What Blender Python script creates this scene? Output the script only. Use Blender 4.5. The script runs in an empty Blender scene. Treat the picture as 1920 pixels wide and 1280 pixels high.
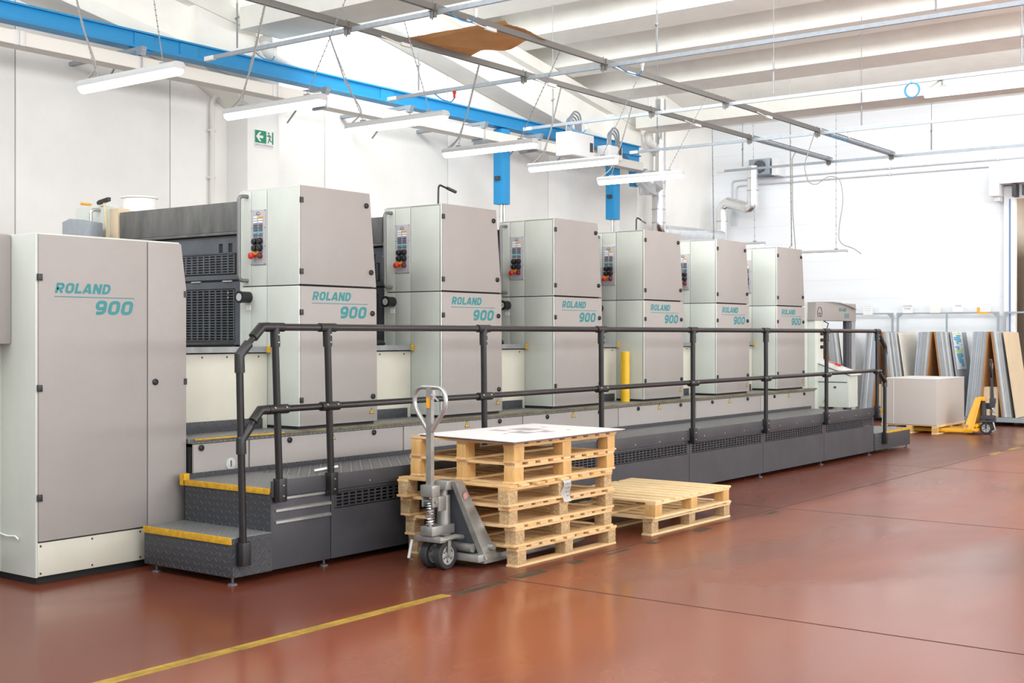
import bpy, bmesh, math, random
from mathutils import Vector, Matrix
random.seed(7)
S = bpy.context.scene
COL = S.collection
R = math.radians

# ------------------------------------------------------------------ camera, world, lights, exposure
cam_d = bpy.data.cameras.new('camera'); cam = bpy.data.objects.new('camera', cam_d); COL.objects.link(cam)
cam.location = (0, 0, 1.6)
cam.rotation_euler = (R(90), 0, R(36.9475 - 90))
cam_d.sensor_width = 36; cam_d.lens = 44.25; cam_d.shift_y = -12 / 1920
cam_d.clip_start = .05; cam_d.clip_end = 200
S.camera = cam
S.view_settings.view_transform = 'Standard'; S.view_settings.look = 'None'
S.view_settings.gamma = 1; S.view_settings.use_curve_mapping = False
S.view_settings.exposure = 0.0
w = bpy.data.worlds.new('sky'); S.world = w; w.use_nodes = True
bg = w.node_tree.nodes['Background']; bg.inputs[0].default_value = (.93, .97, 1, 1); bg.inputs[1].default_value = 1.0
def area(name, loc, size, power, color=(1, 1, 1), rot=(0, 0, 0)):
    d = bpy.data.lights.new(name, 'AREA'); d.shape = 'RECTANGLE'; d.size, d.size_y = size; d.energy = power; d.color = color
    o = bpy.data.objects.new(name, d); COL.objects.link(o); o.location = loc; o.rotation_euler = rot
    return o
# glazing on the high side of each roof bay, facing along the hall
for nm, x, p in (('glazing_first_bay', 1.75, 800), ('glazing_second_bay', 11.3, 980), ('glazing_third_bay', 20.75, 310)):
    area(nm, (x, 1.0, 6.35), (1.1, 22), p, (.96, .98, 1), (0, R(-78), 0))
area('side_fill', (9, -8.5, 3.8), (24, 3.0), 3000, (.98, .99, 1), (R(142), 0, 0))  # added out-of-view fill on the right, tipped up to brighten the ceiling ribs
area('rear_fill', (-7, 2, 3.4), (3.5, 12), 180, (1, .985, .96), (0, R(-118), 0))  # added fill behind the camera for rib and unit faces turned this way

# ------------------------------------------------------------------ materials
def mat(name, col, rough=.5, metal=0, noise=0, nscale=6, bump=0, bscale=60, emit=None, spec=.5, alpha=None, stretch=None, trans=0, coat=0):
    m = bpy.data.materials.new(name); m.use_nodes = True
    nt = m.node_tree; b = nt.nodes['Principled BSDF']
    b.inputs['Base Color'].default_value = (*col, 1); b.inputs['Roughness'].default_value = rough; b.inputs['Metallic'].default_value = metal
    b.inputs['Specular IOR Level'].default_value = spec
    if coat: b.inputs['Coat Weight'].default_value = coat; b.inputs['Coat Roughness'].default_value = .1
    if trans: b.inputs['Transmission Weight'].default_value = trans
    if noise or bump:
        tc = nt.nodes.new('ShaderNodeTexCoord'); mp = nt.nodes.new('ShaderNodeMapping')
        nt.links.new(tc.outputs['Object'], mp.inputs[0])
        if stretch: mp.inputs['Scale'].default_value = stretch
    if noise:
        n = nt.nodes.new('ShaderNodeTexNoise'); n.inputs['Scale'].default_value = nscale; n.inputs['Detail'].default_value = 6; n.inputs['Roughness'].default_value = .62
        nt.links.new(mp.outputs[0], n.inputs['Vector'])
        cr = nt.nodes.new('ShaderNodeValToRGB')
        cr.color_ramp.elements[0].position = .3; cr.color_ramp.elements[1].position = .7
        cr.color_ramp.elements[0].color = (*[c * (1 - noise) for c in col], 1); cr.color_ramp.elements[1].color = (*[min(1, c * (1 + noise * .6)) for c in col], 1)
        nt.links.new(n.outputs['Fac'], cr.inputs[0]); nt.links.new(cr.outputs[0], b.inputs['Base Color'])
    if bump:
        n2 = nt.nodes.new('ShaderNodeTexNoise'); n2.inputs['Scale'].default_value = bscale
        nt.links.new(mp.outputs[0], n2.inputs['Vector'])
        bp = nt.nodes.new('ShaderNodeBump'); bp.inputs['Strength'].default_value = bump; bp.inputs['Distance'].default_value = .01
        nt.links.new(n2.outputs['Fac'], bp.inputs['Height']); nt.links.new(bp.outputs[0], b.inputs['Normal'])
    if emit:
        b.inputs['Emission Color'].default_value = (*emit[0], 1); b.inputs['Emission Strength'].default_value = emit[1]
    return m
M = {}
M['wall'] = mat('painted_wall', (.86, .85, .815), .8, noise=.05, nscale=1.2, bump=.25, bscale=30)
M['wall_far'] = mat('panel_wall', (.86, .88, .90), .6, noise=.02, nscale=1)
M['concrete'] = mat('painted_concrete', (.89, .885, .825), .85, noise=.06, nscale=2, bump=.15, bscale=40)
M['seam'] = mat('joint', (.33, .32, .30), .9)
M['floorseam'] = mat('floor_joint', (.07, .035, .025), .8)
M['cream'] = mat('cream_enamel', (.575, .61, .555), .42, noise=.07, nscale=2.2, stretch=(1, 1, .5))
M['cream_warm'] = mat('warm_cream_enamel', (.58, .57, .485), .45, noise=.07, nscale=2)
M['greydoor'] = mat('grey_textured_enamel', (.335, .312, .297), .5, noise=.05, nscale=1.5, bump=.12, bscale=260)
M['core'] = mat('dark_gap', (.02, .02, .02), .8)
M['slate'] = mat('slate_grey_steel', (.085, .095, .11), .45, noise=.25, nscale=5)
M['tank'] = mat('stained_grey_steel', (.125, .125, .12), .55, noise=.35, nscale=5, stretch=(1, 2, .5))
M['anthracite'] = mat('anthracite_steel', (.052, .054, .062), .5, noise=.2, nscale=4)
M['black'] = mat('black_plastic', (.012, .012, .013), .4)
M['rail'] = mat('black_tube', (.009, .008, .009), .33, noise=.3, nscale=20)
M['teal'] = mat('teal_lettering', (.022, .21, .225), .5)
M['red'] = mat('red_plastic', (.55, .03, .015), .35)
M['amber'] = mat('amber_plastic', (.80, .36, .02), .4)
M['buttonwhite'] = mat('white_button', (.75, .75, .78), .4)
M['buttonteal'] = mat('teal_button', (.12, .42, .52), .4)
M['buttongrey'] = mat('dark_button', (.12, .13, .15), .4)
M['plate'] = mat('console_plate', (.42, .41, .43), .45)
M['yellow'] = mat('yellow_edge_paint', (.62, .34, .015), .6, noise=.3, nscale=30)
M['warn'] = mat('warning_yellow', (.75, .48, .02), .5)
M['steel'] = mat('brushed_steel', (.50, .50, .49), .35, metal=.75, noise=.2, nscale=8)
M['galv'] = mat('galvanised_steel', (.34, .38, .42), .42, metal=.5, noise=.12, nscale=20)
M['jackgrey'] = mat('jack_grey_paint', (.36, .36, .34), .36, metal=.6, noise=.22, nscale=9)
M['jackyellow'] = mat('jack_yellow_paint', (.80, .40, .01), .4)
M['tyre'] = mat('rubber', (.028, .029, .03), .7)
M['hub'] = mat('alloy_hub', (.52, .52, .50), .4, metal=.5)
M['chrome'] = mat('chrome', (.7, .7, .7), .2, metal=1)
M['foil'] = mat('foil_duct', (.78, .79, .80), .22, metal=.95, noise=.1, nscale=12, bump=.25, bscale=18)
M['lamp_housing'] = mat('lamp_housing', (.45, .46, .46), .5)
M['white'] = mat('white_plastic', (.68, .68, .66), .45)
M['trunk'] = mat('white_trunking', (.72, .70, .65), .5)
M['cabinetwhite'] = mat('light_grey_box', (.76, .77, .78), .5)
M['blue'] = mat('blue_beam_paint', (.012, .27, .58), .45)
M['bluecable'] = mat('blue_cable', (.05, .25, .5), .5)
M['greycable'] = mat('grey_cable', (.33, .31, .28), .6)
M['darkchannel'] = mat('weathered_channel', (.17, .165, .155), .5, metal=.3)
M['conduit'] = mat('pale_conduit', (.58, .60, .63), .5)
M['wire'] = mat('steel_wire', (.24, .25, .26), .5, metal=.2)
M['tube_light'] = mat('lamp_diffuser', (.9, .9, .9), .4, emit=((1, .94, .86), 9))
M['tube_light_cool'] = mat('lamp_diffuser_cool', (.9, .9, .9), .4, emit=((1, .97, .94), 5))
M['cardboard'] = mat('cardboard', (.74, .46, .23), .85, noise=.1, nscale=5)
M['paperwhite'] = mat('white_paper', (.82, .82, .82), .7)
M['ink'] = mat('ink', (.05, .05, .06), .7)
M['inkred'] = mat('red_ink', (.62, .30, .30), .7)
M['inkgrey'] = mat('grey_ink', (.30, .29, .31), .7)
M['signgreen'] = mat('sign_green', (.015, .26, .13), .5)
M['bucket'] = mat('bucket_white', (.78, .78, .75), .5)
M['boardgrey'] = mat('grey_board', (.36, .385, .40), .7, noise=.12, nscale=3)
M['boardblue'] = mat('blue_grey_board', (.40, .45, .50), .7, noise=.1, nscale=3)
M['boardlight'] = mat('light_board', (.58, .61, .62), .7, noise=.1, nscale=3)
M['boardbrown'] = mat('brown_board', (.42, .20, .07), .8, noise=.12, nscale=4)
M['boardbeige'] = mat('beige_board', (.66, .54, .38), .8, noise=.06, nscale=3)
M['boardcream'] = mat('cream_board', (.74, .69, .60), .8, noise=.05, nscale=3)
M['boardwhite'] = mat('white_board', (.76, .75, .73), .7)
M['cyan'] = mat('cyan_print', (.04, .42, .68), .6)
M['lime'] = mat('lime_print', (.62, .70, .12), .6)
M['rackgrey'] = mat('rack_grey', (.33, .37, .40), .5, metal=.2)
M['darkroom'] = mat('store_room', (.50, .45, .40), .9)
M['handlewood'] = mat('hammer_handle', (.62, .5, .3), .6)
M['dialwhite'] = mat('dial', (.5, .5, .48), .5)

def striped(name, c1, c2, scale, axis, rough=.6, width=.5):
    m = mat(name, c1, rough); nt = m.node_tree; b = nt.nodes['Principled BSDF']
    tc = nt.nodes.new('ShaderNodeTexCoord'); sp = nt.nodes.new('ShaderNodeSeparateXYZ'); nt.links.new(tc.outputs['Object'], sp.inputs[0])
    def math_(op, a, bb):
        n = nt.nodes.new('ShaderNodeMath'); n.operation = op
        for i, v in enumerate((a, bb)):
            if v is None: continue
            if isinstance(v, (int, float)): n.inputs[i].default_value = v
            else: nt.links.new(v, n.inputs[i])
        return n.outputs[0]
    f = math_('FRACT', math_('MULTIPLY', sp.outputs[axis], scale), None)
    g = math_('LESS_THAN', f, width)
    mx = nt.nodes.new('ShaderNodeMix'); mx.data_type = 'RGBA'
    nt.links.new(g, mx.inputs['Factor']); mx.inputs['A'].default_value = (*c1, 1); mx.inputs['B'].default_value = (*c2, 1)
    nt.links.new(mx.outputs['Result'], b.inputs['Base Color'])
    return m
# diamond (tread) plate: short raised dashes turned alternately, built from coordinates
def tread(name, base, raised, cell, rough, axes):
    m = mat(name, base, rough, metal=.25); nt = m.node_tree; b = nt.nodes['Principled BSDF']
    tc = nt.nodes.new('ShaderNodeTexCoord'); sp = nt.nodes.new('ShaderNodeSeparateXYZ'); nt.links.new(tc.outputs['Object'], sp.inputs[0])
    def mt(op, *a):
        n = nt.nodes.new('ShaderNodeMath'); n.operation = op
        for i, v in enumerate(a):
            if isinstance(v, (int, float)): n.inputs[i].default_value = v
            else: nt.links.new(v, n.inputs[i])
        return n.outputs[0]
    u = mt('MULTIPLY', sp.outputs[axes[0]], 1 / cell); v = mt('MULTIPLY', sp.outputs[axes[1]], 1 / cell)
    fu = mt('SUBTRACT', mt('FRACT', mt('ADD', u, 500)), .5); fv = mt('SUBTRACT', mt('FRACT', mt('ADD', v, 500)), .5)
    par = mt('MODULO', mt('ADD', mt('FLOOR', mt('ADD', u, 500)), mt('FLOOR', mt('ADD', v, 500))), 2)
    sg = mt('SUBTRACT', mt('MULTIPLY', mt('ROUND', par), 2), 1)
    p = mt('ADD', fu, mt('MULTIPLY', fv, sg)); q = mt('SUBTRACT', fu, mt('MULTIPLY', fv, sg))
    e = mt('ADD', mt('POWER', mt('MULTIPLY', p, 1.25), 2), mt('POWER', mt('MULTIPLY', q, 5.0), 2))
    h = mt('SUBTRACT', 1, mt('MINIMUM', mt('MULTIPLY', e, 1.3), 1))
    bp = nt.nodes.new('ShaderNodeBump'); bp.inputs['Strength'].default_value = .8; bp.inputs['Distance'].default_value = .006
    nt.links.new(h, bp.inputs['Height']); nt.links.new(bp.outputs[0], b.inputs['Normal'])
    mx = nt.nodes.new('ShaderNodeMix'); mx.data_type = 'RGBA'
    nt.links.new(mt('GREATER_THAN', h, .25), mx.inputs['Factor']); mx.inputs['A'].default_value = (*base, 1); mx.inputs['B'].default_value = (*raised, 1)
    nt.links.new(mx.outputs['Result'], b.inputs['Base Color'])
    return m
M['tread_x'] = tread('tread_plate_riser', (.055, .058, .066), (.085, .088, .098), .042, .5, ('Y', 'Z'))
M['tread_y'] = tread('tread_plate_front', (.055, .058, .066), (.085, .088, .098), .042, .5, ('X', 'Z'))
M['tread_top'] = tread('tread_plate_worn', (.20, .21, .21), (.33, .34, .34), .05, .4, ('X', 'Y'))
M['deck'] = tread('ribbed_deck', (.11, .115, .12), (.46, .475, .49), .055, .36, ('X', 'Y'))

def wood(name, c, dark, stretch):
    m = mat(name, c, .75, noise=dark, nscale=7, stretch=stretch, bump=.15, bscale=30); return m
WOODS_Y = [wood('pallet_wood_%d' % i, c, .22, (9, 1, 9)) for i, c in enumerate([(.75, .50, .24), (.69, .44, .19), (.79, .55, .29)])]
WOODS_X = [wood('stringer_wood_%d' % i, c, .22, (1, 9, 9)) for i, c in enumerate([(.75, .50, .24), (.68, .42, .18), (.77, .52, .26)])]
M['woodpale_y'] = wood('fresh_pallet_wood', (.84, .64, .36), .15, (9, 1, 9))
M['woodpale_x'] = wood('fresh_stringer_wood', (.83, .62, .34), .15, (1, 9, 9))
M['block_wood'] = wood('solid_block_wood', (.66, .40, .15), .2, (9, 9, 1))
M['chip'] = mat('pressed_chip_block', (.52, .36, .19), .9, noise=.45, nscale=70, bump=.4, bscale=90)
M['ream'] = striped('stacked_board', (.50, .465, .43), (.53, .495, .46), 90, 'Z')

# polished red concrete
fm = bpy.data.materials.new('polished_red_concrete'); fm.use_nodes = True; M['floor'] = fm
nt = fm.node_tree; b = nt.nodes['Principled BSDF']
tc = nt.nodes.new('ShaderNodeTexCoord')
def tex(scale, detail, stretch=None, rough=.6, dist=0):
    mp = nt.nodes.new('ShaderNodeMapping'); nt.links.new(tc.outputs['Object'], mp.inputs[0])
    if stretch: mp.inputs['Scale'].default_value = stretch
    n = nt.nodes.new('ShaderNodeTexNoise'); n.inputs['Scale'].default_value = scale; n.inputs['Detail'].default_value = detail; n.inputs['Roughness'].default_value = rough; n.inputs['Distortion'].default_value = dist
    nt.links.new(mp.outputs[0], n.inputs['Vector']); return n.outputs['Fac']
def ramp(src, stops):
    r = nt.nodes.new('ShaderNodeValToRGB'); els = r.color_ramp.elements
    while len(els) < len(stops): els.new(.5)
    for e, (p, c) in zip(els, stops): e.position = p; e.color = (*c, 1) if len(c) == 3 else c
    nt.links.new(src, r.inputs[0]); return r.outputs[0]
big = ramp(tex(.5, 5, (.55, 1.5, 1), .52), [(.28, (.17, .037, .017)), (.5, (.26, .062, .026)), (.74, (.34, .095, .042))])
scuff = ramp(tex(1.6, 6, (.25, 1.3, 1), .58), [(.36, (0, 0, 0)), (.86, (1, 1, 1))])
sp_ = nt.nodes.new('ShaderNodeSeparateXYZ'); nt.links.new(tc.outputs['Object'], sp_.inputs[0])
def mth(op, *a):
    n = nt.nodes.new('ShaderNodeMath'); n.operation = op
    for i, v in enumerate(a):
        if isinstance(v, (int, float)): n.inputs[i].default_value = v
        else: nt.links.new(v, n.inputs[i])
    return n.outputs[0]
def step(v, lo, hi):
    n = nt.nodes.new('ShaderNodeMapRange'); n.interpolation_type = 'SMOOTHSTEP'; n.inputs['From Min'].default_value = lo; n.inputs['From Max'].default_value = hi
    nt.links.new(v, n.inputs['Value']); return n.outputs['Result']
# the traffic lane beyond the second floor slab is worn matt, the near slabs are polished
wob = mth('MULTIPLY', mth('SUBTRACT', tex(.9, 5, None, .55), .5), 1.3)
lane = step(mth('ADD', mth('ADD', sp_.outputs['X'], sp_.outputs['Y']), wob), .2, .75)
lane2 = mth('MULTIPLY', lane, step(tex(.5, 4, (.5, 1.4, 1), .5), .25, .62))
mx = nt.nodes.new('ShaderNodeMix'); mx.data_type = 'RGBA'; mx.inputs['B'].default_value = (.185, .082, .058, 1)
nt.links.new(mth('MULTIPLY', scuff, mth('ADD', .35, mth('MULTIPLY', lane, .4))), mx.inputs['Factor'])
nt.links.new(big, mx.inputs['A'])
# the strip behind the painted line, along the machine, is duller and darker
strip = step(mth('ADD', sp_.outputs['Y'], mth('MULTIPLY', mth('SUBTRACT', tex(1.3, 4, None, .55), .5), .5)), 5.25, 5.6)
m3 = nt.nodes.new('ShaderNodeMix'); m3.data_type = 'RGBA'; m3.inputs['B'].default_value = (.105, .030, .019, 1)
nt.links.new(mth('MULTIPLY', strip, .62), m3.inputs['Factor']); nt.links.new(mx.outputs['Result'], m3.inputs['A']); nt.links.new(m3.outputs['Result'], b.inputs['Base Color'])
nt.links.new(mth('SUBTRACT', .85, mth('MULTIPLY', strip, .45)), b.inputs['Specular IOR Level'])
rr = ramp(tex(.7, 4, (.5, 1.4, 1), .5), [(.3, (.13, .13, .13)), (.72, (.24, .24, .24))])
nt.links.new(mth('ADD', rr, mth('MULTIPLY', lane2, .16)), b.inputs['Roughness'])
b.inputs['Specular IOR Level'].default_value = .85

# ------------------------------------------------------------------ building helpers
class MB:
    """collects shapes for ONE mesh object"""
    def __init__(s): s.bm = bmesh.new()
    def box(s, x0, x1, y0, y1, z0, z1, bev=0):
        r = bmesh.ops.create_cube(s.bm, size=1); vs = r['verts']
        for v in vs: v.co = Vector((x0 + (v.co.x + .5) * (x1 - x0), y0 + (v.co.y + .5) * (y1 - y0), z0 + (v.co.z + .5) * (z1 - z0)))
        if bev:
            es = list({e for v in vs for e in v.link_edges})
            bmesh.ops.bevel(s.bm, geom=es, offset=bev, segments=2, affect='EDGES', profile=.6)
        return s
    def hexa(s, b4, t4):
        vs = [s.bm.verts.new(p) for p in list(b4) + list(t4)]
        for f in ((3, 2, 1, 0), (4, 5, 6, 7), (0, 1, 5, 4), (1, 2, 6, 5), (2, 3, 7, 6), (3, 0, 4, 7)): s.bm.faces.new([vs[i] for i in f])
        bmesh.ops.recalc_face_normals(s.bm, faces=s.bm.faces[:]); return s
    def prism(s, poly, axis, a, c, bev=0):
        """poly of 2-D points extruded along axis (0: yz, 1: xz, 2: xy)"""
        def P(p, t): return (t, p[0], p[1]) if axis == 0 else (p[0], t, p[1]) if axis == 1 else (p[0], p[1], t)
        A = [s.bm.verts.new(P(p, a)) for p in poly]; B = [s.bm.verts.new(P(p, c)) for p in poly]; n = len(poly)
        fs = [s.bm.faces.new(A), s.bm.faces.new(B[::-1])]
        for i in range(n): fs.append(s.bm.faces.new((A[i], B[i], B[(i + 1) % n], A[(i + 1) % n])))
        bmesh.ops.recalc_face_normals(s.bm, faces=fs)
        if bev:
            es = list({e for f in fs for e in f.edges}); bmesh.ops.bevel(s.bm, geom=es, offset=bev, segments=2, affect='EDGES', profile=.6)
        return s
    def tube(s, pts, r, seg=10, cap=True, rnd=0):
        """swept tube; rnd rounds the inner corners"""
        pts = [Vector(p) for p in pts]
        if rnd:
            q = [pts[0]]
            for i in range(1, len(pts) - 1):
                a = (pts[i - 1] - pts[i]); c = (pts[i + 1] - pts[i]); d = min(rnd, a.length * .48, c.length * .48)
                p0 = pts[i] + a.normalized() * d; p1 = pts[i] + c.normalized() * d
                for k in range(6):
                    t = k / 5; q.append(p0 * (1 - t) ** 2 + pts[i] * 2 * t * (1 - t) + p1 * t * t)
            q.append(pts[-1]); pts = q
        rings = []; up = None
        for i, p in enumerate(pts):
            d = (pts[min(i + 1, len(pts) - 1)] - pts[max(i - 1, 0)])
            d = d.normalized() if d.length > 1e-9 else Vector((0, 0, 1))
            if up is None: up = d.orthogonal().normalized()
            else:
                up = up - d * up.dot(d); up = up.normalized() if up.length > 1e-6 else d.orthogonal().normalized()
            w2 = d.cross(up); rr = r[i] if isinstance(r, (list, tuple)) else r
            rings.append([s.bm.verts.new(p + (up * math.cos(2 * math.pi * k / seg) + w2 * math.sin(2 * math.pi * k / seg)) * rr) for k in range(seg)])
        for a, c in zip(rings, rings[1:]):
            for k in range(seg): s.bm.faces.new((a[k], a[(k + 1) % seg], c[(k + 1) % seg], c[k]))
        if cap: s.bm.faces.new(rings[0][::-1]); s.bm.faces.new(rings[-1])
        return s
    def lathe(s, prof, c, axis='z', seg=24):
        """prof: (radius, height) pairs about an axis through c"""
        rings = []
        for r, h in prof:
            ring = []
            for k in range(seg):
                a = 2 * math.pi * k / seg; u, v = r * math.cos(a), r * math.sin(a)
                o = (u, v, h) if axis == 'z' else (h, u, v) if axis == 'x' else (v, h, u)
                ring.append(s.bm.verts.new(Vector(c) + Vector(o)))
            rings.append(ring)
        for a, d in zip(rings, rings[1:]):
            for k in range(seg): s.bm.faces.new((a[k], a[(k + 1) % seg], d[(k + 1) % seg], d[k]))
        if prof[0] == prof[-1]: return s
        if prof[0][0] > 1e-6: s.bm.faces.new(rings[0][::-1])
        if prof[-1][0] > 1e-6: s.bm.faces.new(rings[-1])
        return s
    def bars(s, x, y0, y1, z0, z1, ny, nz, t, gy=.35, gz=.42):
        """grid of bars in a plane facing -x: leaves ny*nz open slots"""
        dy = (y1 - y0) / ny; dz = (z1 - z0) / nz
        for i in range(ny + 1): s.box(x, x + t, y0 + i * dy - dy * gy / 2, y0 + i * dy + dy * gy / 2, z0 - dz * gz / 2, z1 + dz * gz / 2)
        for j in range(nz + 1): s.box(x + t * .1, x + t * .9, y0, y1, z0 + j * dz - dz * gz / 2, z0 + j * dz + dz * gz / 2)
        return s
    def xbars(s, y, x0, x1, z0, z1, nx, nz, t, gx=.3, gz=.4):
        dx = (x1 - x0) / nx; dz = (z1 - z0) / nz
        for i in range(nx + 1): s.box(x0 + i * dx - dx * gx / 2, x0 + i * dx + dx * gx / 2, y, y + t, z0 - dz * gz / 2, z1 + dz * gz / 2)
        for j in range(nz + 1): s.box(x0, x1, y + t * .1, y + t * .9, z0 + j * dz - dz * gz / 2, z0 + j * dz + dz * gz / 2)
        return s
    def build(s, name, m, parent=None, label=None, smooth=True):
        me = bpy.data.meshes.new(name); 
        if parent is None:
            lo = Vector([min(v.co[i] for v in s.bm.verts) for i in range(3)]); hi = Vector([max(v.co[i] for v in s.bm.verts) for i in range(3)])
            off = Vector(((lo.x + hi.x) / 2, (lo.y + hi.y) / 2, lo.z))
        else: off = OFF[parent.name]
        for v in s.bm.verts: v.co -= off
        s.bm.to_mesh(me); s.bm.free(); me.materials.append(M[m] if isinstance(m, str) else m)
        if smooth:
            me.shade_smooth(); me.set_sharp_from_angle(angle=R(32))
        o = bpy.data.objects.new(name, me); COL.objects.link(o)
        if parent is None: o.location = off
        else: o.parent = parent
        OFF[o.name] = off
        if label: o['label'] = label
        return o
OFF = {}
def tag(o, label, cat, group=None, kind=None):
    o['label'] = label
    if cat: o['category'] = cat
    if group: o['group'] = group
    if kind: o['kind'] = kind
    return o
def thing(name, loc, label, cat, group=None):
    o = bpy.data.objects.new(name, None); COL.objects.link(o); o.location = loc; o.empty_display_size = .1
    OFF[o.name] = Vector(loc); return tag(o, label, cat, group)
def struct(o, label=None):
    o['kind'] = 'structure'
    if label: o['label'] = label
    return o
KIDS = {}
def copy_tree(o, parent=None):
    c = o.copy(); COL.objects.link(c)
    if parent is not None: c.parent = parent
    for ch in [k for k in bpy.data.objects if k.parent == o]: copy_tree(ch, c)
    return c
def fast_copy(root):
    kids = {}
    for k in bpy.data.objects:
        if k.parent: kids.setdefault(k.parent.name, []).append(k)
    def rec(o, p):
        c = o.copy(); COL.objects.link(c)
        if p is not None: c.parent = p
        for ch in kids.get(o.name, []): rec(ch, c)
        return c
    return rec(root, None)
def lettering(txt, box, plane, pos, m, parent, name='lettering', shear=.22, thick=.0012, bold=.0, wrap=None, rot=None):
    """text mesh fitted to box (a0,a1,z0,z1); plane 'y': faces -y at y=pos, 'x': faces -x at x=pos (a runs along -y)"""
    cu = bpy.data.curves.new('t', 'FONT'); cu.body = txt; cu.shear = shear; cu.offset = bold; cu.extrude = .0; cu.size = 1; cu.resolution_u = 3
    to = bpy.data.objects.new('t', cu); COL.objects.link(to); bpy.context.view_layer.update()
    dg = bpy.context.evaluated_depsgraph_get(); me = bpy.data.meshes.new_from_object(to.evaluated_get(dg))
    bpy.data.objects.remove(to); bpy.data.curves.remove(cu)
    xs = [v.co.x for v in me.vertices]; ys = [v.co.y for v in me.vertices]; x0, x1, y0, y1 = min(xs), max(xs), min(ys), max(ys)
    mb = MB(); mb.bm.from_mesh(me); bpy.data.meshes.remove(me)
    r = bmesh.ops.extrude_face_region(mb.bm, geom=mb.bm.faces[:]); 
    ext = {v for v in r['geom'] if isinstance(v, bmesh.types.BMVert)}
    for v in mb.bm.verts:
        a = box[0] + (v.co.x - x0) / (x1 - x0) * (box[1] - box[0]); z = box[2] + (v.co.y - y0) / (y1 - y0) * (box[3] - box[2])
        d = 0 if v in ext else -thick
        v.co = Vector((a, pos + d, z)) if plane == 'y' else Vector((pos + d, a, z)) if plane == 'x' else Vector((a, z, pos - d))
    bmesh.ops.recalc_face_normals(mb.bm, faces=mb.bm.faces[:])
    return mb.build(name, m, parent, smooth=False)

def stroke_word(txt, box, y, m, parent, name='lettering', t=.235, shear=.2, gap=.13):
    """heavy square italic letters drawn as broad strokes, fitted to box (x0,x1,z0,z1), facing -y"""
    h = t / 2
    def arc(cx, cz, rx, rz, a0, a1, n=6): return [(cx + rx * math.cos(R(a0 + (a1 - a0) * k / n)), cz + rz * math.sin(R(a0 + (a1 - a0) * k / n))) for k in range(n + 1)]
    def rrect(x0, x1, z0, z1, r): return arc(x1 - r, z1 - r, r, r, 90, 0) + arc(x1 - r, z0 + r, r, r, 0, -90) + arc(x0 + r, z0 + r, r, r, -90, -180) + arc(x0 + r, z1 - r, r, r, 180, 90)
    def glyph(c):
        if c in 'O0': return [(rrect(h, .78 - h, h, 1 - h, .20), True)], .78
        if c == 'L': return [([(h, 1), (h, h), (.62, h)], False)], .62
        if c == 'R': return [([(h, 0), (h, 1 - h), (.48, 1 - h)] + arc(.48, .66, .17, .34 - h, 90, -90) + [(h, .44)], False), ([(.40, .44), (.62, 0)], False)], .76
        if c == 'A': return [([(.06, 0), (.40, .98)], False), ([(.46, .98), (.72, 0)], False), ([(.2, .27), (.62, .27)], False)], .82
        if c == 'N': return [([(h, 0), (h, 1)], False), ([(h + .02, .96), (.78 - h - .02, .04)], False), ([(.78 - h, 0), (.78 - h, 1)], False)], .78
        if c == 'D': return [([(h, h), (h, 1 - h), (.40, 1 - h)] + arc(.40, .5, .36 - h, .5 - h, 80, -80) + [(.40, h)], True)], .78
        if c == '9': return [(rrect(h, .76 - h, .36 + h * .6, 1 - h, .18), True), ([(.76 - h, .62), (.76 - h, .34)] + arc(.76 - h - .22, .34, .22, .34 - h, 0, -90) + [(.12, h)], False)], .76
        return [], .4
    mb = MB(); bm = mb.bm; quads = []; x = 0
    for c in txt:
        paths, wd = glyph(c)
        for pi_, (p, closed) in enumerate(paths):
            P = [Vector(q) for q in p]; n = len(P); L = []
            for i in range(n):
                a = P[i - 1] if (i or closed) else P[i]; b2 = P[(i + 1) % n] if (i < n - 1 or closed) else P[i]
                d1 = (P[i] - a); d2 = (b2 - P[i]); d1 = d1.normalized() if d1.length > 1e-6 else None; d2 = d2.normalized() if d2.length > 1e-6 else None
                d1 = d1 or d2; d2 = d2 or d1; n1 = Vector((-d1.y, d1.x)); n2 = Vector((-d2.y, d2.x)); nn = (n1 + n2); nn = nn.normalized() if nn.length > 1e-6 else n1
                k = h / max(.5, nn.dot(n1)); L.append((P[i] + nn * k, P[i] - nn * k))
            for i in range(n if closed else n - 1): quads.append([(x + q.x, q.y) for q in (L[i][0], L[(i + 1) % n][0], L[(i + 1) % n][1], L[i][1])] + [pi_])
        x += wd + gap
    quads = [([(a + shear * b_, b_) for a, b_ in q[:4]], q[4]) for q in quads]
    xs = [a for q, _k in quads for a, _ in q]; x0, x1 = min(xs), max(xs)
    for q, k_ in quads:
        mb.prism([(box[0] + (a - x0) / (x1 - x0) * (box[1] - box[0]), box[2] + min(1, max(0, b_)) * (box[3] - box[2])) for a, b_ in q], 1, y - .0009 - .0004 * k_, y + .0002)
    return mb.build(name, m, parent, smooth=False)
# ================================================================== the hall
YW, XF = 12.8, 24.1
mb = MB(); mb.box(-8, 30, -14, YW + .3, -.2, 0); struct(mb.build('floor', 'floor'))
# left wall in precast panels with open joints
mb = MB(); xs = [-2, 2.4, 5.1, 7.85, 9.95, 12.62, 15.33, 18.08, 21.5, XF + .2]
for a, c in zip(xs, xs[1:]): mb.box(a + .008, c - .008, YW, YW + .18, 0, 7.6, .004)
struct(mb.build('wall_left', 'wall'))
mb = MB(); mb.box(-2, XF + .2, YW + .02, YW + .24, 0, 7.6); struct(mb.build('trim_1', 'seam'))
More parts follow.
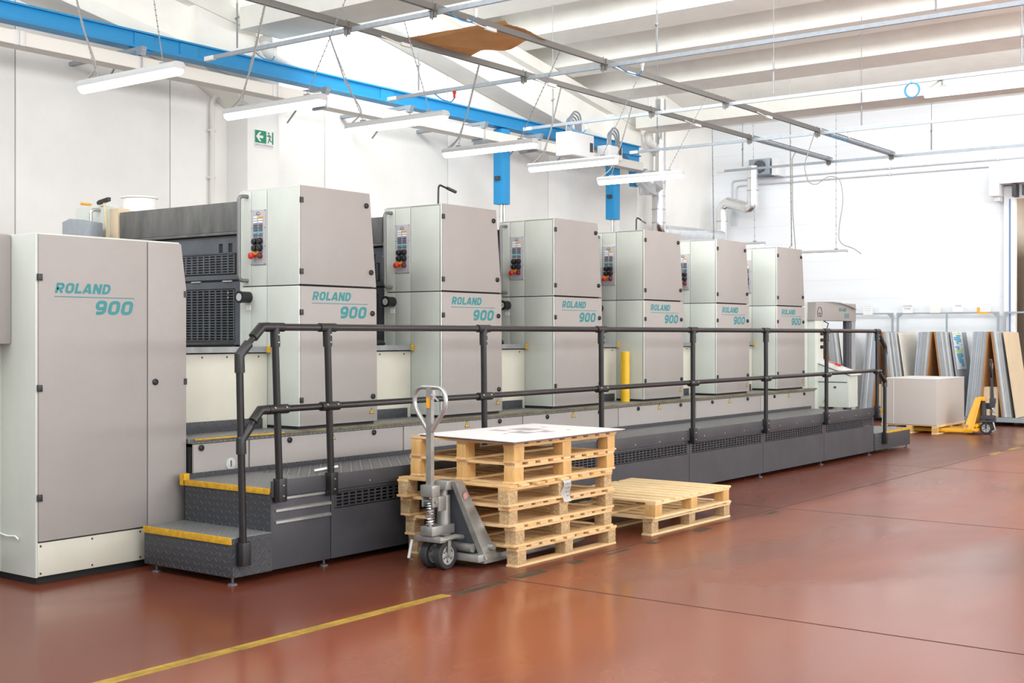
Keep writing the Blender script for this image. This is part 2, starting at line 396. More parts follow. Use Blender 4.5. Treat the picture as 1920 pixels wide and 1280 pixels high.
# far wall with the door opening on its right
mb = MB(); mb.box(XF, XF + .18, 6.56, YW + .2, 0, 7.4); mb.box(XF, XF + .18, 1.4, 6.56, 4.12, 7.4); mb.box(XF, XF + .18, -14, 1.4, 0, 7.4)
struct(mb.build('wall_far', striped('sandwich_panel_wall', (.80, .83, .86), (.755, .785, .815), 2.6, 'Z', .55, .045)))
# roof: each bay is a slope of concrete ribs running from the left wall to the right, glazed on its high side
def ribs(x0, x1, zf, first, pitch=1.365):
    lo = []; xe = first
    while xe > x0 + pitch: xe -= pitch
    lo.append((x0, zf(x0) + .32))
    while xe < x1 - .1:
        a = xe - .5
        if a > x0 + .3:
            for k in range(11):
                t = math.pi / 20 * k; lo.append((a - .46 + .46 * math.sin(t), zf(a - .46 + .46 * math.sin(t)) + .32 * math.cos(t)))
            lo.append((xe, zf(xe))); lo.append((xe + .045, zf(xe) + .30)); lo.append((xe + .08, zf(xe) + .32))
        xe += pitch
    lo.append((x1, zf(x1) + .32))
    hi = [(x1, zf(x1) + .6), (x0, zf(x0) + .6)]
    mb = MB(); mb.prism(lo + hi, 1, -13, YW)
    return mb
z2 = lambda x: 6.34 - .16 * (x - 16.38)
z1 = lambda x: z2(x + 9.42)
struct(ribs(11.25, 20.3, z2, 16.72).build('ceiling', 'concrete'))
struct(ribs(1.8, 10.9, z1, 7.3).build('ceiling', 'concrete'))
mb = MB(); mb.prism([(20.7, 6.75), (XF + .3, 5.95), (XF + .3, 6.3), (20.7, 7.1)], 1, -13, YW); struct(mb.build('ceiling', 'concrete'))
for x in (10.48, 19.9):
    mb = MB(); mb.box(x, x + .68, -13, 12.12, 5.40, 5.68, .015); struct(mb.build('valley_beam', 'concrete'), 'flat concrete valley beam running out over the hall')
# sloping girders along the left wall
def girder(xa, xb, sh):
    b = lambda x: 6.06 - .184 * (x + sh - 13.4); t = lambda x: 6.34 - .17 * (x + sh - 16.38)
    mb = MB()
    mb.prism([(xa, b(xa)), (xb, b(xb)), (xb, b(xb) + .17), (xa, b(xa) + .17)], 1, 12.3, YW - .01, .012)
    mb.prism([(xa, b(xa) + .16), (xb, b(xb) + .16), (xb, t(xb) - .18), (xa, t(xa) - .18)], 1, 12.45, YW - .01)
    mb.prism([(xa, t(xa) - .19), (xb, t(xb) - .19), (xb, t(xb)), (xa, t(xa))], 1, 12.3, YW - .01, .012)
    mb.prism([(xb - .9, b(xb - .9) + .02), (xb + .08, b(xb) - .3), (xb + .08, t(xb)), (xb - .9, t(xb - .9))], 1, 12.32, YW - .01)
    return mb.build('roof_girder', 'concrete')
struct(girder(11.3, 20.35, 0), 'sloping concrete girder over the printing line'); struct(girder(1.8, 10.85, 9.5), 'sloping concrete girder at the upper left')
for x, dx in ((10.85, .54), (20.43, .60)):
    mb = MB(); mb.box(x, x + dx, 12.4, YW + .02, 0, 5.42, .012); struct(mb.build('pillar', 'wall'), 'white concrete pillar standing against the left wall')
# floor joints and painted line
mb = MB()
mb.box(6.575, 6.587, -6, 5.0, 0, .0012); mb.box(10.80, 10.81, -6, 6.2, 0, .0012); mb.box(15.2, 15.21, -6, 6.2, 0, .0012)
mb.box(5.75, 23.5, 5.02, 5.03, 0, .0012)
struct(mb.build('floor_joint', 'floorseam'), 'thin dark joints cut in the red floor')
linem = mat('worn_yellow_line', (.40, .26, .03), .5, noise=.55, nscale=5, stretch=(1, 3, 1))
greenm = mat('dark_worn_line', (.05, .055, .035), .5, noise=.4, nscale=5)
mb = MB()
for i in range(8): mb.box(2.6 + .42 * i, 2.6 + .42 * i + .415, 4.945, 5.025, 0, .0016)
for a in (17.3, 18.2, 19.2): mb.box(a, a + .5, 4.96, 5.04, 0, .0016)
tag(mb.build('floor_marking', linem), 'worn yellow painted line running across the red floor at lower left', 'floor marking')
mb = MB()
for a, l in ((6.0, .5), (6.65, .32), (7.3, .14), (7.75, .3), (8.35, .1), (9.1, .22), (10.4, .18)): mb.box(a, a + l, 4.93 + .02 * math.sin(a * 9), 4.985 + .02 * math.sin(a * 7), 0, .0014)
tag(mb.build('floor_marking', greenm), 'dark blotchy remains of the painted line in front of the pallets', 'floor marking')

# ------------------------------------------------------------------ door at the right end of the far wall
mb = MB(); mb.box(XF - .12, XF + .02, 6.50, 6.70, 0, 4.35, .01); struct(mb.build('door_1', 'cabinetwhite'), 'pale steel frame of the rolling door')
mb = MB(); mb.box(XF - .135, XF - .119, 6.575, 6.60, 0, 4.1); struct(mb.build('trim_2', mat('door_guide', (.12, .2, .38), .5)))
mb = MB(); mb.box(XF - .40, XF - .01, 1.5, 6.70, 4.36, 4.70, .01); mb.box(XF - .42, XF - .005, 6.70, 6.88, 4.14, 4.72, .012); mb.box(XF - .30, XF - .1, 6.72, 6.82, 4.06, 4.14)
tag(mb.build('shutter_housing', 'cabinetwhite'), 'pale grey roller shutter housing above the door at far right', 'shutter')
mb = MB(); mb.box(XF - .36, XF - .14, 6.42, 6.49, 4.12, 4.35); mb.box(XF - .30, XF - .14, 6.30, 6.33, 4.14, 4.33); tag(mb.build('shutter_motor', 'ink'), 'dark drive under the shutter housing at far right', 'motor')
mb = MB(); mb.box(XF + .2, 27, 1.0, 1.1, 0, 4.6); mb.box(26.9, 27, 1, 6.9, 0, 4.6); mb.box(XF + .2, 27, 6.85, 6.95, 0, 4.6); mb.box(XF + .19, 27, 1, 6.95, 4.55, 4.65); struct(mb.build('wall_storeroom', 'darkroom'))
area('storeroom_lamp', (25.4, 4.2, 4.4), (1, 3), 120, (1, .97, .92))
for z0, z1, g in ((0, 1.98, 0), (2.0, 2.1, 1), (2.1, 3.55, 0)):
    mb = MB(); mb.box(24.75, 25.9, 4.9, 6.44, z0, z1, .01)
    tag(mb.build('storage_crate' if not g else 'storage_pallet', 'boardbeige' if not g else 'ink'),
        ('tall beige crate behind the open door, lower of two' if z0 == 0 else 'beige crate behind the open door, upper of two') if not g else 'dark slab between the two beige crates behind the door', 'crate' if not g else 'pallet')

# ------------------------------------------------------------------ left wall: pipes, sign
for nm, x, z in (('first', 10.98, 5.42), ('second', 20.5, 5.42)):
    mb = MB(); mb.tube([(x, 12.2, z), (x, 12.2, z - .2), (x + .32, 12.2, z - .26), (x + .52, 12.25, z - .30), (x + .6, 12.8, z - .30)], .075, 14, rnd=.12)
    mb.tube([(x, 12.2, z - .02), (x, 12.2, z - .07)], .088, 14)
    tag(mb.build('drain_pipe', 'white'), 'fat white drain elbow under the valley beam ' + ('above the exit sign' if nm == 'first' else 'at the silver flue'), 'pipe', 'roof drain elbows')
mb = MB(); mb.tube([(10.56, 12.74, 0), (10.56, 12.74, 4.62), (10.66, 12.62, 4.72), (10.95, 12.36, 4.74)], .032, 10, rnd=.12)
for z in (1.6, 2.8, 3.6, 4.2): mb.box(10.51, 10.61, 12.72, 12.8, z, z + .03)
tag(mb.build('conduit_pipe', 'trunk'), 'thin white vertical pipe on the wall left of the exit sign', 'pipe')
ex = thing('exit_sign', (11.12, 12.395, 4.03), 'small green emergency exit sign with arrow and running figure on pillar', 'sign')
mb = MB(); mb.box(10.96, 11.28, 12.388, 12.399, 4.03, 4.25); mb.build('sign_board', 'paperwhite', ex)
mb = MB(); mb.box(10.965, 11.155, 12.385, 12.388, 4.085, 4.245); mb.build('green_field', 'signgreen', ex, 'green field of the sign')
mb = MB(); mb.box(11.255, 11.277, 12.385, 12.388, 4.085, 4.245); mb.build('green_strip', 'signgreen', ex, 'narrow green strip at the right edge of the sign')
mb = MB(); A = [(10.98, 4.165), (11.035, 4.225), (11.07, 4.225), (11.03, 4.182), (11.10, 4.182), (11.10, 4.148), (11.03, 4.148), (11.07, 4.105), (11.035, 4.105)]
mb.prism(A, 1, 12.3835, 12.385); mb.build('arrow', 'paperwhite', ex, 'white arrow pointing left')
mb = MB(); y = 12.386
mb.lathe([(.0001, 0), (.013, .001), (.013, .003), (.0001, .004)], (11.195, y - .003, 4.225), 'y', 12)
for p in ([(11.20, 4.205), (11.212, 4.165)], [(11.2, 4.2), (11.183, 4.185), (11.168, 4.188)], [(11.2, 4.2), (11.226, 4.19), (11.234, 4.172)], [(11.212, 4.165), (11.2, 4.13), (11.186, 4.098)], [(11.212, 4.165), (11.226, 4.125), (11.25, 4.12)]):
    mb.tube([(a, y, c) for a, c in p], .007, 6)
mb.build('running_figure', 'signgreen', ex, 'green running figure')
lettering('USCITA DI EMERGENZA', (10.967, 11.272, 4.045, 4.072), 'y', 12.387, 'inkgrey', ex, shear=0)

# ------------------------------------------------------------------ trunking, blue beam, boxes, silver ducts
tr = thing('cable_trunking', (12, 11.6, 4.5), 'long white cable trunking carried on brackets below the blue beam', 'trunking')
mb = MB(); mb.box(3.0, 19.15, 11.5, 11.72, 4.50, 4.64, .006); mb.build('channel', 'trunk', tr)
for x in (7.03, 7.10, 10.46, 10.54, 13.9, 13.98, 16.0):
    mb = MB(); mb.box(x, x + .055, 11.488, 11.5, 4.495, 4.645, .004); mb.build('joint_cover', 'white', tr)
for x in (8.55, 11.35, 12.95, 14.6, 16.0, 17.25):
    mb = MB(); mb.box(x - .03, x + .03, 11.45, YW, 4.70, 4.745); mb.tube([(x, 11.48, 4.72), (x, 11.48, 4.47)], .008, 6); mb.box(x - .02, x + .02, 11.46, 11.72, 4.47, 4.495)
    mb.prism([(11.44, 4.745), (11.56, 4.745), (11.53, 4.65), (11.47, 4.65)], 0, x - .035, x + .035)
    mb.tube([(x - .02, 11.8, 4.70), (x - .02, 12.18, 4.36)], .012, 6); mb.build('bracket', 'galv', tr)
bb = thing('hoist_beam', (12, 11.9, 4.82), 'long bright blue steel beam running along the left wall', 'beam')
mb = MB(); mb.box(3.0, 19.6, 11.86, 11.98, 4.84, 5.0, .006); mb.box(3.0, 19.6, 11.82, 12.02, 4.82, 4.845); mb.box(3.0, 19.6, 11.82, 12.02, 4.995, 5.015); mb.build('girder', 'blue', bb)
for x in (8.72, 9.35, 12.75, 17.2):
    mb = MB(); mb.box(x, x + .26, 11.845, 11.86, 4.85, 4.99); mb.build('splice_plate', 'blue', bb)
mb = MB(); mb.prism([(19.6, 4.82), (19.6, 4.28), (19.42, 4.28), (19.40, 4.55), (19.30, 4.72), (19.1, 4.82)], 1, 11.86, 11.96); mb.build('end_bracket', 'blue', bb)
mb = MB(); mb.prism([(9.0, 4.82), (8.72, 4.82), (8.72, 4.72)], 1, 11.86, 11.95); mb.build('end_bracket', 'blue', bb)
for i, x in enumerate((15.57, 18.79)):
    tb = thing('lifting_column', (x, 11.9, 3.1), 'blue telescopic column hanging from the blue beam ' + ('above the third printing unit' if i == 0 else 'beside the second pillar, above the fourth unit'), 'column', 'blue lifting columns')
    mb = MB(); mb.box(x - .1, x + .1, 11.82, 12.0, 3.63, 4.8, .012); mb.build('column_case', 'blue', tb)
    mb = MB(); mb.tube([(x - .03, 11.9, 3.63), (x - .05, 11.9, 2.9)], .025, 8); mb.tube([(x + .03, 11.9, 3.63), (x + .05, 11.9, 2.9)], .025, 8); mb.build('inner_rod', 'steel', tb)
    mb = MB(); mb.box(x - .15, x - .1, 11.86, 11.94, 4.0, 4.06); mb.build('end_switch', 'ink', tb)
for i, (x0, x1, y0, y1, z0, z1) in enumerate(((16.45, 17.11, 11.2, 11.5, 4.45, 4.83), (17.66, 18.06, 11.25, 11.5, 4.52, 4.76))):
    bx = thing('electrical_box', ((x0 + x1) / 2, 11.4, z0), ('large' if i == 0 else 'small') + ' white electrical box fixed to the trunking ' + ('with looped cables on top' if i == 0 else 'near the blue beam end'), 'electrical box')
    mb = MB(); mb.box(x0, x1, y0 + .02, y1, z0, z1, .008); mb.build('case', 'cabinetwhite', bx)
    mb = MB(); mb.box(x0 + .01, x1 - .01, y0, y0 + .02, z0 + .01, z1 - .01, .005); d = mb.build('cover', 'cabinetwhite', bx)
    mb = MB(); mb.box(x1 - .13, x1 - .05, y0 - .012, y0, z0 + .1, z0 + .25, .004); mb.build('window', 'ink', bx)
    mb = MB()
    for k in range(4 if i == 0 else 3):
        o = .05 * k; mb.tube([(x0 + .12 + o, 11.38, z1), (x0 + .14 + o, 11.38, z1 + .26 + .04 * k), (x0 + .42 + o, 11.40, z1 + .22 + .05 * k), (x0 + .5 + o, 11.45, z1 - .02)], .014, 8, rnd=.2)
    mb.build('cable_loop', 'galv', bx)
mb = MB(); rnd = random.Random(3)
mb.lathe([(.05, 0), (.19, .08), (.17, .25), (.2, .4), (.14, .52), (.03, .56)], (19.25, 11.62, 4.33), 'x', 14)
for v in mb.bm.verts: v.co += Vector((rnd.uniform(-.05, .05), rnd.uniform(-.05, .05), rnd.uniform(-.06, .06)))
tag(mb.build('plastic_bag', mat('clear_film', (.75, .77, .78), .2, alpha=None, trans=.55), smooth=False), 'crumpled clear plastic bag tied over the trunking end', 'bag')
# flue from the ceiling down the second pillar, along the wall and out
fl = thing('flue_pipe', (20.9, 12.15, 3.55), 'tall silver flue dropping beside the second pillar to a horizontal duct', 'duct')
mb = MB(); mb.tube([(20.95, 12.2, 6.1), (20.95, 12.2, 4.4)], .1, 18); mb.build('upper_pipe', 'chrome', fl)
mb = MB(); mb.tube([(20.62, 12.05, 4.5), (20.62, 12.05, 3.62), (20.8, 12.05, 3.50)], .125, 18, rnd=.1); mb.build('lower_pipe', 'chrome', fl)
mb = MB(); mb.tube([(20.75, 12.05, 3.56), (23.2, 12.1, 3.62)], .13, 18); mb.build('horizontal_duct', 'foil', fl)
for z in (3.7, 3.95, 4.2, 4.45):
    mb = MB(); mb.tube([(20.62, 12.05, z), (20.62, 12.05, z + .025)], .131, 18); mb.build('band', 'steel', fl)
vd = thing('vent_duct', (23.6, 12.0, 3.6), 'silver duct with two elbows rising to the grey fan box', 'duct')
mb = MB(); mb.tube([(23.6, 12.27, 3.55), (23.6, 12.27, 4.27), (23.6, 12.1, 4.36)], .115, 18, rnd=.14); mb.build('lower_pipe', 'foil', vd)
mb = MB(); mb.tube([(23.6, 12.14, 4.35), (23.6, 11.68, 4.2)], .122, 18); mb.build('cross_pipe', 'foil', vd)
mb = MB(); mb.tube([(23.6, 11.72, 4.2), (23.6, 11.57, 4.22), (23.6, 11.57, 4.5), (23.6, 11.57, 5.06)], .115, 18, rnd=.12); mb.build('riser_pipe', 'foil', vd)
for z in (3.95, 4.55, 4.8):
    yy = 12.27 if z < 4.2 else 11.57
    mb = MB(); mb.tube([(23.6, yy, z), (23.6, yy, z + .025)], .121, 18); mb.build('band', 'steel', vd)
fb = thing('fan_box', (23.85, 11.35, 4.86), 'grey square fan box on the far wall above the silver duct', 'ventilator')
mb = MB(); mb.box(23.72, 24.1, 11.25, 11.72, 4.9, 5.22, .01); mb.build('housing', 'galv', fb)
mb = MB(); mb.box(23.7, 24.1, 11.08, 11.2, 4.86, 5.2, .01); mb.build('side_panel', 'cabinetwhite', fb)
mb = MB(); mb.lathe([(.12, 0), (.13, .05), (.04, .07)], (23.66, 11.47, 5.06), 'x', 18); mb.build('motor', 'slate', fb)
for i, (z, y0) in enumerate(((4.86, 12.28), (4.74, 12.18))):
    mb = MB(); mb.tube([(24.07, y0, 3.9), (24.07, y0, z), (24.07, -4, z)], .016, 8, rnd=.08)
    for k in range(7): mb.box(24.045, 24.1, 10.9 - k * 2.05, 10.94 - k * 2.05, z - .025, z + .025)
    tag(mb.build('conduit_pipe', 'conduit'), ('upper' if i == 0 else 'lower') + ' of two thin conduits running along the far wall', 'pipe', 'far wall conduits')
# ================================================================== lamp grid and lamps
ZR = 4.6
ZY, ZX = ZR - .03, ZR - .045
XR = (5.95, 8.87, 11.77, 14.66, 17.58, 20.6)
NAMES = ('nearest, above the left cabinet', 'second, over the second lamp', 'third, ending above the third lamp', 'fourth, ending by the electrical boxes', 'fifth, ending at the plastic bag', 'last, in front of the far wall')
def wire_hang(mb, x, y, zt):
    mb.tube([(x, y, ZR + .03), (x, y, ZR + .5)], .011, 6); mb.tube([(x, y, ZR + .5), (x, y, zt)], .005, 5); mb.tube([(x - .02, y, ZR + .33), (x + .02, y, ZR + .36)], .014, 6)
for i, x in enumerate(XR):
    t = thing('lamp_rail', (x, 6, ZR), 'thin grey lamp rail hung across the hall, ' + NAMES[i], 'rail', 'cross rails of the lamp grid')
    y1 = 10.68; mb = MB()
    mb.box(x - .016, x + .016, -8, y1, ZY - .012, ZY + .006); mb.box(x - .016, x - .011, -8, y1, ZY + .006, ZY + .03); mb.box(x + .011, x + .016, -8, y1, ZY + .006, ZY + .03)
    mb.build('channel', 'galv', t)
    mb = MB(); mb.box(x - .022, x + .022, y1 - .02, y1 + .13, ZY - .018, ZY + .03, .004)
    mb.build('end_cap', 'trunk', t)
    for y in (10.3, 6.9, 3.9, .9):
        zt = 5.55 if 19 < x < 21 else 6.3 if x < 19 else 6.4
        mb = MB(); wire_hang(mb, x, y, zt); mb.build('hanger', 'wire', t)
    for k, y in enumerate((9.75, 7.1)):
        if (i, k) in ((1, 0), (1, 1), (2, 0), (2, 1), (3, 0), (4, 1)):
            mb = MB(); mb.lathe([(.02, .0), (.024, -.03), (.014, -.05), (.016, -.08), (.006, -.1)], (x + .03, y, ZR - .03), 'z', 10)
            s = mb.build('socket', 'red' if (i == 2 and k == 0) else 'white', t)
            mb = MB(); mb.tube([(x + .03, y, ZR - .12), (x + .03, y + .05, ZR - .17), (x + .03, y + .2, ZR - .12), (x + .02, y + .3, ZR - .04)], .007, 6, rnd=.1); mb.build('socket_cable', 'bluecable', s)
for i, (y, xa, xb) in enumerate(((8.66, 4.6, 20.62), (7.56, 4.6, 20.62))):
    t = thing('lamp_rail', (12, y, ZX + .05), 'dark channel running lengthwise over the machine, ' + ('nearer the left wall' if i == 0 else 'farther from the left wall, past the cardboard'), 'rail', 'lengthwise rails of the lamp grid')
    mb = MB(); mb.box(xa, 17.6, y - .021, y + .021, ZX + .04, ZX + .065); mb.box(xa, 17.6, y - .021, y - .016, ZX + .065, ZX + .10); mb.box(xa, 17.6, y + .016, y + .021, ZX + .065, ZX + .1)
    mb.build('channel', 'darkchannel', t)
    mb = MB(); mb.box(17.6, xb, y - .012, y + .012, ZX + .035, ZX + .05)
    for s in (-1, 1): mb.box(17.6, xb, y + s * .04 - .004, y + s * .04 + .004, ZX + .04, ZX + .055); mb.box(17.6, xb, y + s * .04 - .004, y + s * .04 + .004, ZX + .085, ZX + .10)
    k = 17.62
    while k < xb: mb.box(k, k + .018, y - .042, y + .042, ZX + .045, ZX + .055); mb.box(k, k + .018, y - .044, y - .036, ZX + .045, ZX + .1); k += .06
    mb.build('perforated_channel', 'galv', t)
    for x in XR:
        mb = MB(); mb.box(x - .045, x + .045, y - .045, y + .045, ZX + .03, ZX + .04); mb.box(x - .032, x - .022, y - .04, y + .04, ZX - .03, ZX + .1); mb.tube([(x - .04, y, ZX - .05), (x - .04, y, ZX + .12)], .009, 6)
        mb.build('clamp', 'darkchannel', t)
    for x in (6.8, 9.6, 12.2, 15.8):
        mb = MB(); mb.box(x, x + .16, y - .035, y - .005, ZX + .005, ZX + .04, .004); mb.tube([(x - .3, y - .03, ZX + .04), (x - .1, y - .035, ZX + .02), (x, y - .03, ZX + .02)], .008, 6); mb.build('cable_splice', 'white', t)
# kraft cardboard lying across the two lengthwise rails
mb = MB(); bm = mb.bm; nx, ny = 16, 14; g = []
rnd = random.Random(5)
for i in range(nx + 1):
    row = []
    for j in range(ny + 1):
        x = 9.86 + .75 * i / nx + .22 * (j / ny) * (i / nx - .2); y = 7.50 + 1.28 * j / ny
        z = ZR + .062 + .03 * math.sin(j * .8 + i * .35) * (i / nx) + (.03 if i == 0 else 0) + rnd.uniform(0, .006)
        row.append(bm.verts.new((x, y, z)))
    g.append(row)
fs = [bm.faces.new((g[i][j], g[i + 1][j], g[i + 1][j + 1], g[i][j + 1])) for i in range(nx) for j in range(ny)]
bmesh.ops.solidify(bm, geom=fs, thickness=.008)
tag(mb.build('cardboard_sheet', 'cardboard'), 'wavy brown cardboard sheet lying across the ceiling rails', 'cardboard')

def make_lamp(x, y0, y1, z, lab, hang, cool=False, zt=ZR):
    t = thing('tube_lamp', (x, (y0 + y1) / 2, z), lab, 'lamp', 'waterproof tube lamps')
    mb = MB(); mb.prism([(x - .055, z + .05), (x - .055, z + .085), (x - .035, z + .105), (x + .035, z + .105), (x + .055, z + .085), (x + .055, z + .05)], 1, y0, y1, .004); mb.build('housing', 'lamp_housing', t)
    mb = MB(); pts = [(x + .05 * math.cos(a), z + .05 - .052 * math.sin(a)) for a in [math.pi * k / 10 for k in range(11)]]
    mb.prism(pts, 1, y0 + .015, y1 - .015, .003); mb.build('diffuser', 'tube_light_cool' if cool else 'tube_light', t)
    L = y1 - y0
    for k, y in enumerate((y0 + L * .16, y1 - L * .16)):
        mb = MB(); hx, hy = hang[k]; n = 44; dz = zt - .02 - (z + .12)
        for q in range(n):   # slim chain: links turned alternately
            a = q / n; b2 = (q + .85) / n; p = (x + (hx - x) * a, y + (hy - y) * a, z + .12 + dz * a); p2 = (x + (hx - x) * b2, y + (hy - y) * b2, z + .12 + dz * b2)
            mb.tube([p, p2], .0065 if q % 2 else .004, 5)
        mb.box(x - .012, x + .012, y - .03, y + .03, z + .1, z + .125)
        mb.build('hanger_chain', 'wire', t)
    hx, hy = hang[1]
    mb = MB(); y = y1 - L * .16
    mb.tube([(hx + .01, hy, zt - .02), (x + (hx - x) * .5 + .02, y + (hy - y) * .5 + .02, (z + zt) / 2), (x + .02, y + .02, z + .2), (x + .02, y + .14, z + .13), (x, y1 + .01, z + .07)], .008, 7, rnd=.08); mb.build('power_cable', 'greycable', t)
    return t
LX = (6.2, 7.78, 9.05, 10.91, 12.5, 14.13)
LN = ('nearest to the upper left corner', 'above the green exit sign', 'with a loose end cap, third along the row', 'in front of the first blue column', 'right below the electrical boxes', 'last of the row, by the silver flue')
for i, x in enumerate(LX):
    rx = min(XR, key=lambda r: abs(r - x))
    h = [(rx if abs(rx - x) < .4 else x, 7.95), (rx if abs(rx - x) < .4 else x, 8.95)]
    if i == 1 or i >= 3: h = [(x, 7.56), (x, 8.66)]
    dy = (0, .05, -.28, .03, 0, .05)[i]
    make_lamp(x, 7.86 + dy, 9.13 + dy, 3.6, 'lit tube lamp over the press, ' + LN[i], h, False, ZR + (.03 if (i == 1 or i >= 3) else 0))
make_lamp(14.66, 3.62, 5.0, 4.37, 'lit tube lamp close under the rail at the upper right', [(14.66, 3.84), (14.66, 4.78)], True, ZR)
make_lamp(21.6, 8.75, 10.0, 3.03, 'lit tube lamp hanging before the far wall, right of the last printing unit', [(21.6, 8.95), (21.5, 9.8)], True, 6.62)
make_lamp(21.6, 10.35, 11.6, 3.24, 'lit tube lamp half hidden behind the last printing unit', [(21.6, 10.6), (21.5, 11.4)], True, 6.62)
mb = MB()
for k in range(4): mb.lathe([(.085, -.006), (.091, 0), (.085, .006), (.079, 0), (.085, -.006)], (14.62 + .012 * k, 5.13, 4.47 + .004 * k), 'x', 24)
mb.tube([(14.64, 5.14, 4.55), (14.65, 5.15, 4.6)], .006, 6)
tag(mb.build('cable_coil', 'bluecable'), 'small coil of blue cable hanging from the rail at upper right', 'cable')
mb = MB(); mb.tube([(17.55, 7.6, 4.6), (17.55, 7.78, 4.1), (17.6, 7.72, 3.86), (17.6, 7.6, 3.82), (17.62, 7.42, 3.95), (17.64, 7.25, 3.9), (17.66, 7.2, 3.6), (17.68, 7.28, 3.2), (17.7, 7.3, 2.95), (17.7, 7.05, 2.86), (17.7, 6.95, 2.78)], .007, 6, rnd=.2)
tag(mb.build('hanging_cable', 'greycable'), 'thin grey cable dropping in loops behind the last unit', 'cable')
mb = MB(); mb.tube([(19.2, 8.62, 4.62), (19.18, 8.7, 4.5), (19.2, 8.7, 3.6), (19.24, 8.66, 2.9), (19.24, 8.65, 2.3)], .008, 6, rnd=.1)
tag(mb.build('hanging_cable', 'greycable'), 'straight thin cable hanging in front of the far wall', 'cable')
# ================================================================== the printing line
YU, YB, YP = 7.25, 7.18, 6.25
def lock(mb, x, y, z, r=.022): mb.lathe([(r, 0), (r, -.012), (r * .62, -.018), (r * .55, -.012), (.0001, -.012)], (x, y, z), 'y', 14)
def hinge(mb, x, y, z): mb.box(x, x + .032, y - .006, y + .01, z - .022, z + .022, .002)
def warning(x, y, z, parent, s=.038):
    mb = MB(); mb.prism([(x - s, z), (x + s, z), (x, z + 1.75 * s)], 1, y - .002, y)
    o = mb.build('warning_sticker', 'ink', parent, 'black edged yellow warning triangle')
    mb = MB(); q = s * .74; mb.prism([(x - q, z + s * .16), (x + q, z + s * .16), (x, z + s * .16 + 1.75 * q)], 1, y - .003, y - .002)
    mb.build('yellow_field', 'warn', o)
    mb = MB(); mb.prism([(x + s * .05, z + 1.1 * s), (x - s * .18, z + .62 * s), (x, z + .62 * s), (x - s * .05, z + .25 * s), (x + s * .18, z + .72 * s), (x + s * .02, z + .72 * s)], 1, y - .004, y - .003)
    mb.build('flash', 'ink', o)
def roland(x0, z0, sx, y, parent):
    """word over a rule over the number; x0,z0 lower left of the block, sx its width"""
    stroke_word('ROLAND', (x0, x0 + sx * .69, z0 + sx * .225, z0 + sx * .335), y, 'teal', parent)
    mb = MB(); mb.box(x0 - .004, x0 + sx, y - .0012, y, z0 + sx * .184, z0 + sx * .192); mb.build('rule', 'teal', parent)
    stroke_word('900', (x0 + sx * .50, x0 + sx * .985, z0, z0 + sx * .155), y, 'teal', parent)

# ---- base with deck
X0B, X1B = 5.78, 16.58
base = thing('press_base', (11, 8.5, 0), 'long grey base of the printing line with doors along the walkway', 'machine base')
mb = MB(); mb.box(X0B, X1B - .03, YB + .03, 10.4, .04, .80); mb.build('frame', 'core', base)
mb = MB(); mb.box(X1B - .03, X1B, YB, 10.4, .06, .835, .004); mb.build('end_plate', 'greydoor', base)
mb = MB(); mb.box(X0B, X1B + .02, YB + .0, 10.4, .825, .86, .003); mb.build('deck_plate', 'tread_top', base)
mb = MB(); mb.box(X0B, X1B + .02, YB - .022, YB, .842, .862, .002); mb.build('deck_edge', mat('worn_edge', (.16, .13, .06), .5, noise=.6, nscale=9, stretch=(.6, 1, 1)), base, 'worn dark edge strip with yellow paint left on it')
mb = MB(); mb.box(X0B, X0B + .85, YB - .024, YB - .021, .854, .8628); mb.build('edge_paint', 'yellow', base, 'yellow painted start of the deck edge')
seams = [X0B, 6.30, 8.01, 9.72, 11.44, 13.15, 14.87, X1B - .03]
for a, c in zip(seams, seams[1:]):
    mb = MB(); mb.box(a + .006, c - .006, YB, YB + .02, .06, .822, .004); d = mb.build('base_door', 'greydoor', base)
    first = c < 6.4
    for lx in ((a + .07, c - .09) if first else (a + .40, a + 1.34)):
        mb = MB(); lock(mb, lx, YB, .795); mb.build('lock', 'black', d)
    if not first: warning(a + .86, YB, .765, d)
    else:
        mb = MB(); mb.lathe([(.045, 0), (.045, -.006), (.04, -.008), (.0001, -.008)], (6.12, YB, .66), 'y', 24); dl = mb.build('dial', 'dialwhite', d, 'small round white dial')
        mb = MB(); mb.box(6.115, 6.124, YB - .011, YB - .008, .64, .685); mb.build('needle', 'ink', dl)

# ---- one printing unit, local origin at its front left corner on the floor
u = thing('printing_unit', (0, 0, 0), 'x', 'printing machine', 'printing units of the press')
def PX(z): return .885 - .012 * (z - .88) / 1.11 if z < 1.99 else .873 - .083 * (z - 1.99) / .79
mb = MB(); mb.prism([(.006, .84), (.875, .84), (.862, 1.98), (.785, 2.76), (.006, 2.76)], 1, .02, .65); mb.box(.08, .86, .65, 3.05, .86, 2.68); mb.build('frame', 'core', u)
for nm, y0, y1, z0, z1 in (('side_panel', .0, .352, .885, 1.988), ('side_panel', .0, .352, 1.996, 2.77), ('side_panel', .358, .538, 1.5, 1.988), ('side_panel', .358, .538, 1.996, 2.765), ('side_panel', .542, .65, 1.5, 1.988), ('side_panel', .542, .65, 1.996, 2.765)):
    mb = MB(); mb.box(-.006, .01, y0, y1, z0, z1, .002); mb.build(nm, 'cream', u)
mb = MB(); mb.box(-.006, .785, .0, .65, 2.755, 2.772, .002); mb.build('top_cover', 'cream', u)
mb = MB(); mb.box(-.003, .015, .65, .68, 1.5, 2.765); mb.box(.70, .86, .65, .70, .86, 2.7); mb.build('rear_flange', 'cream', u)
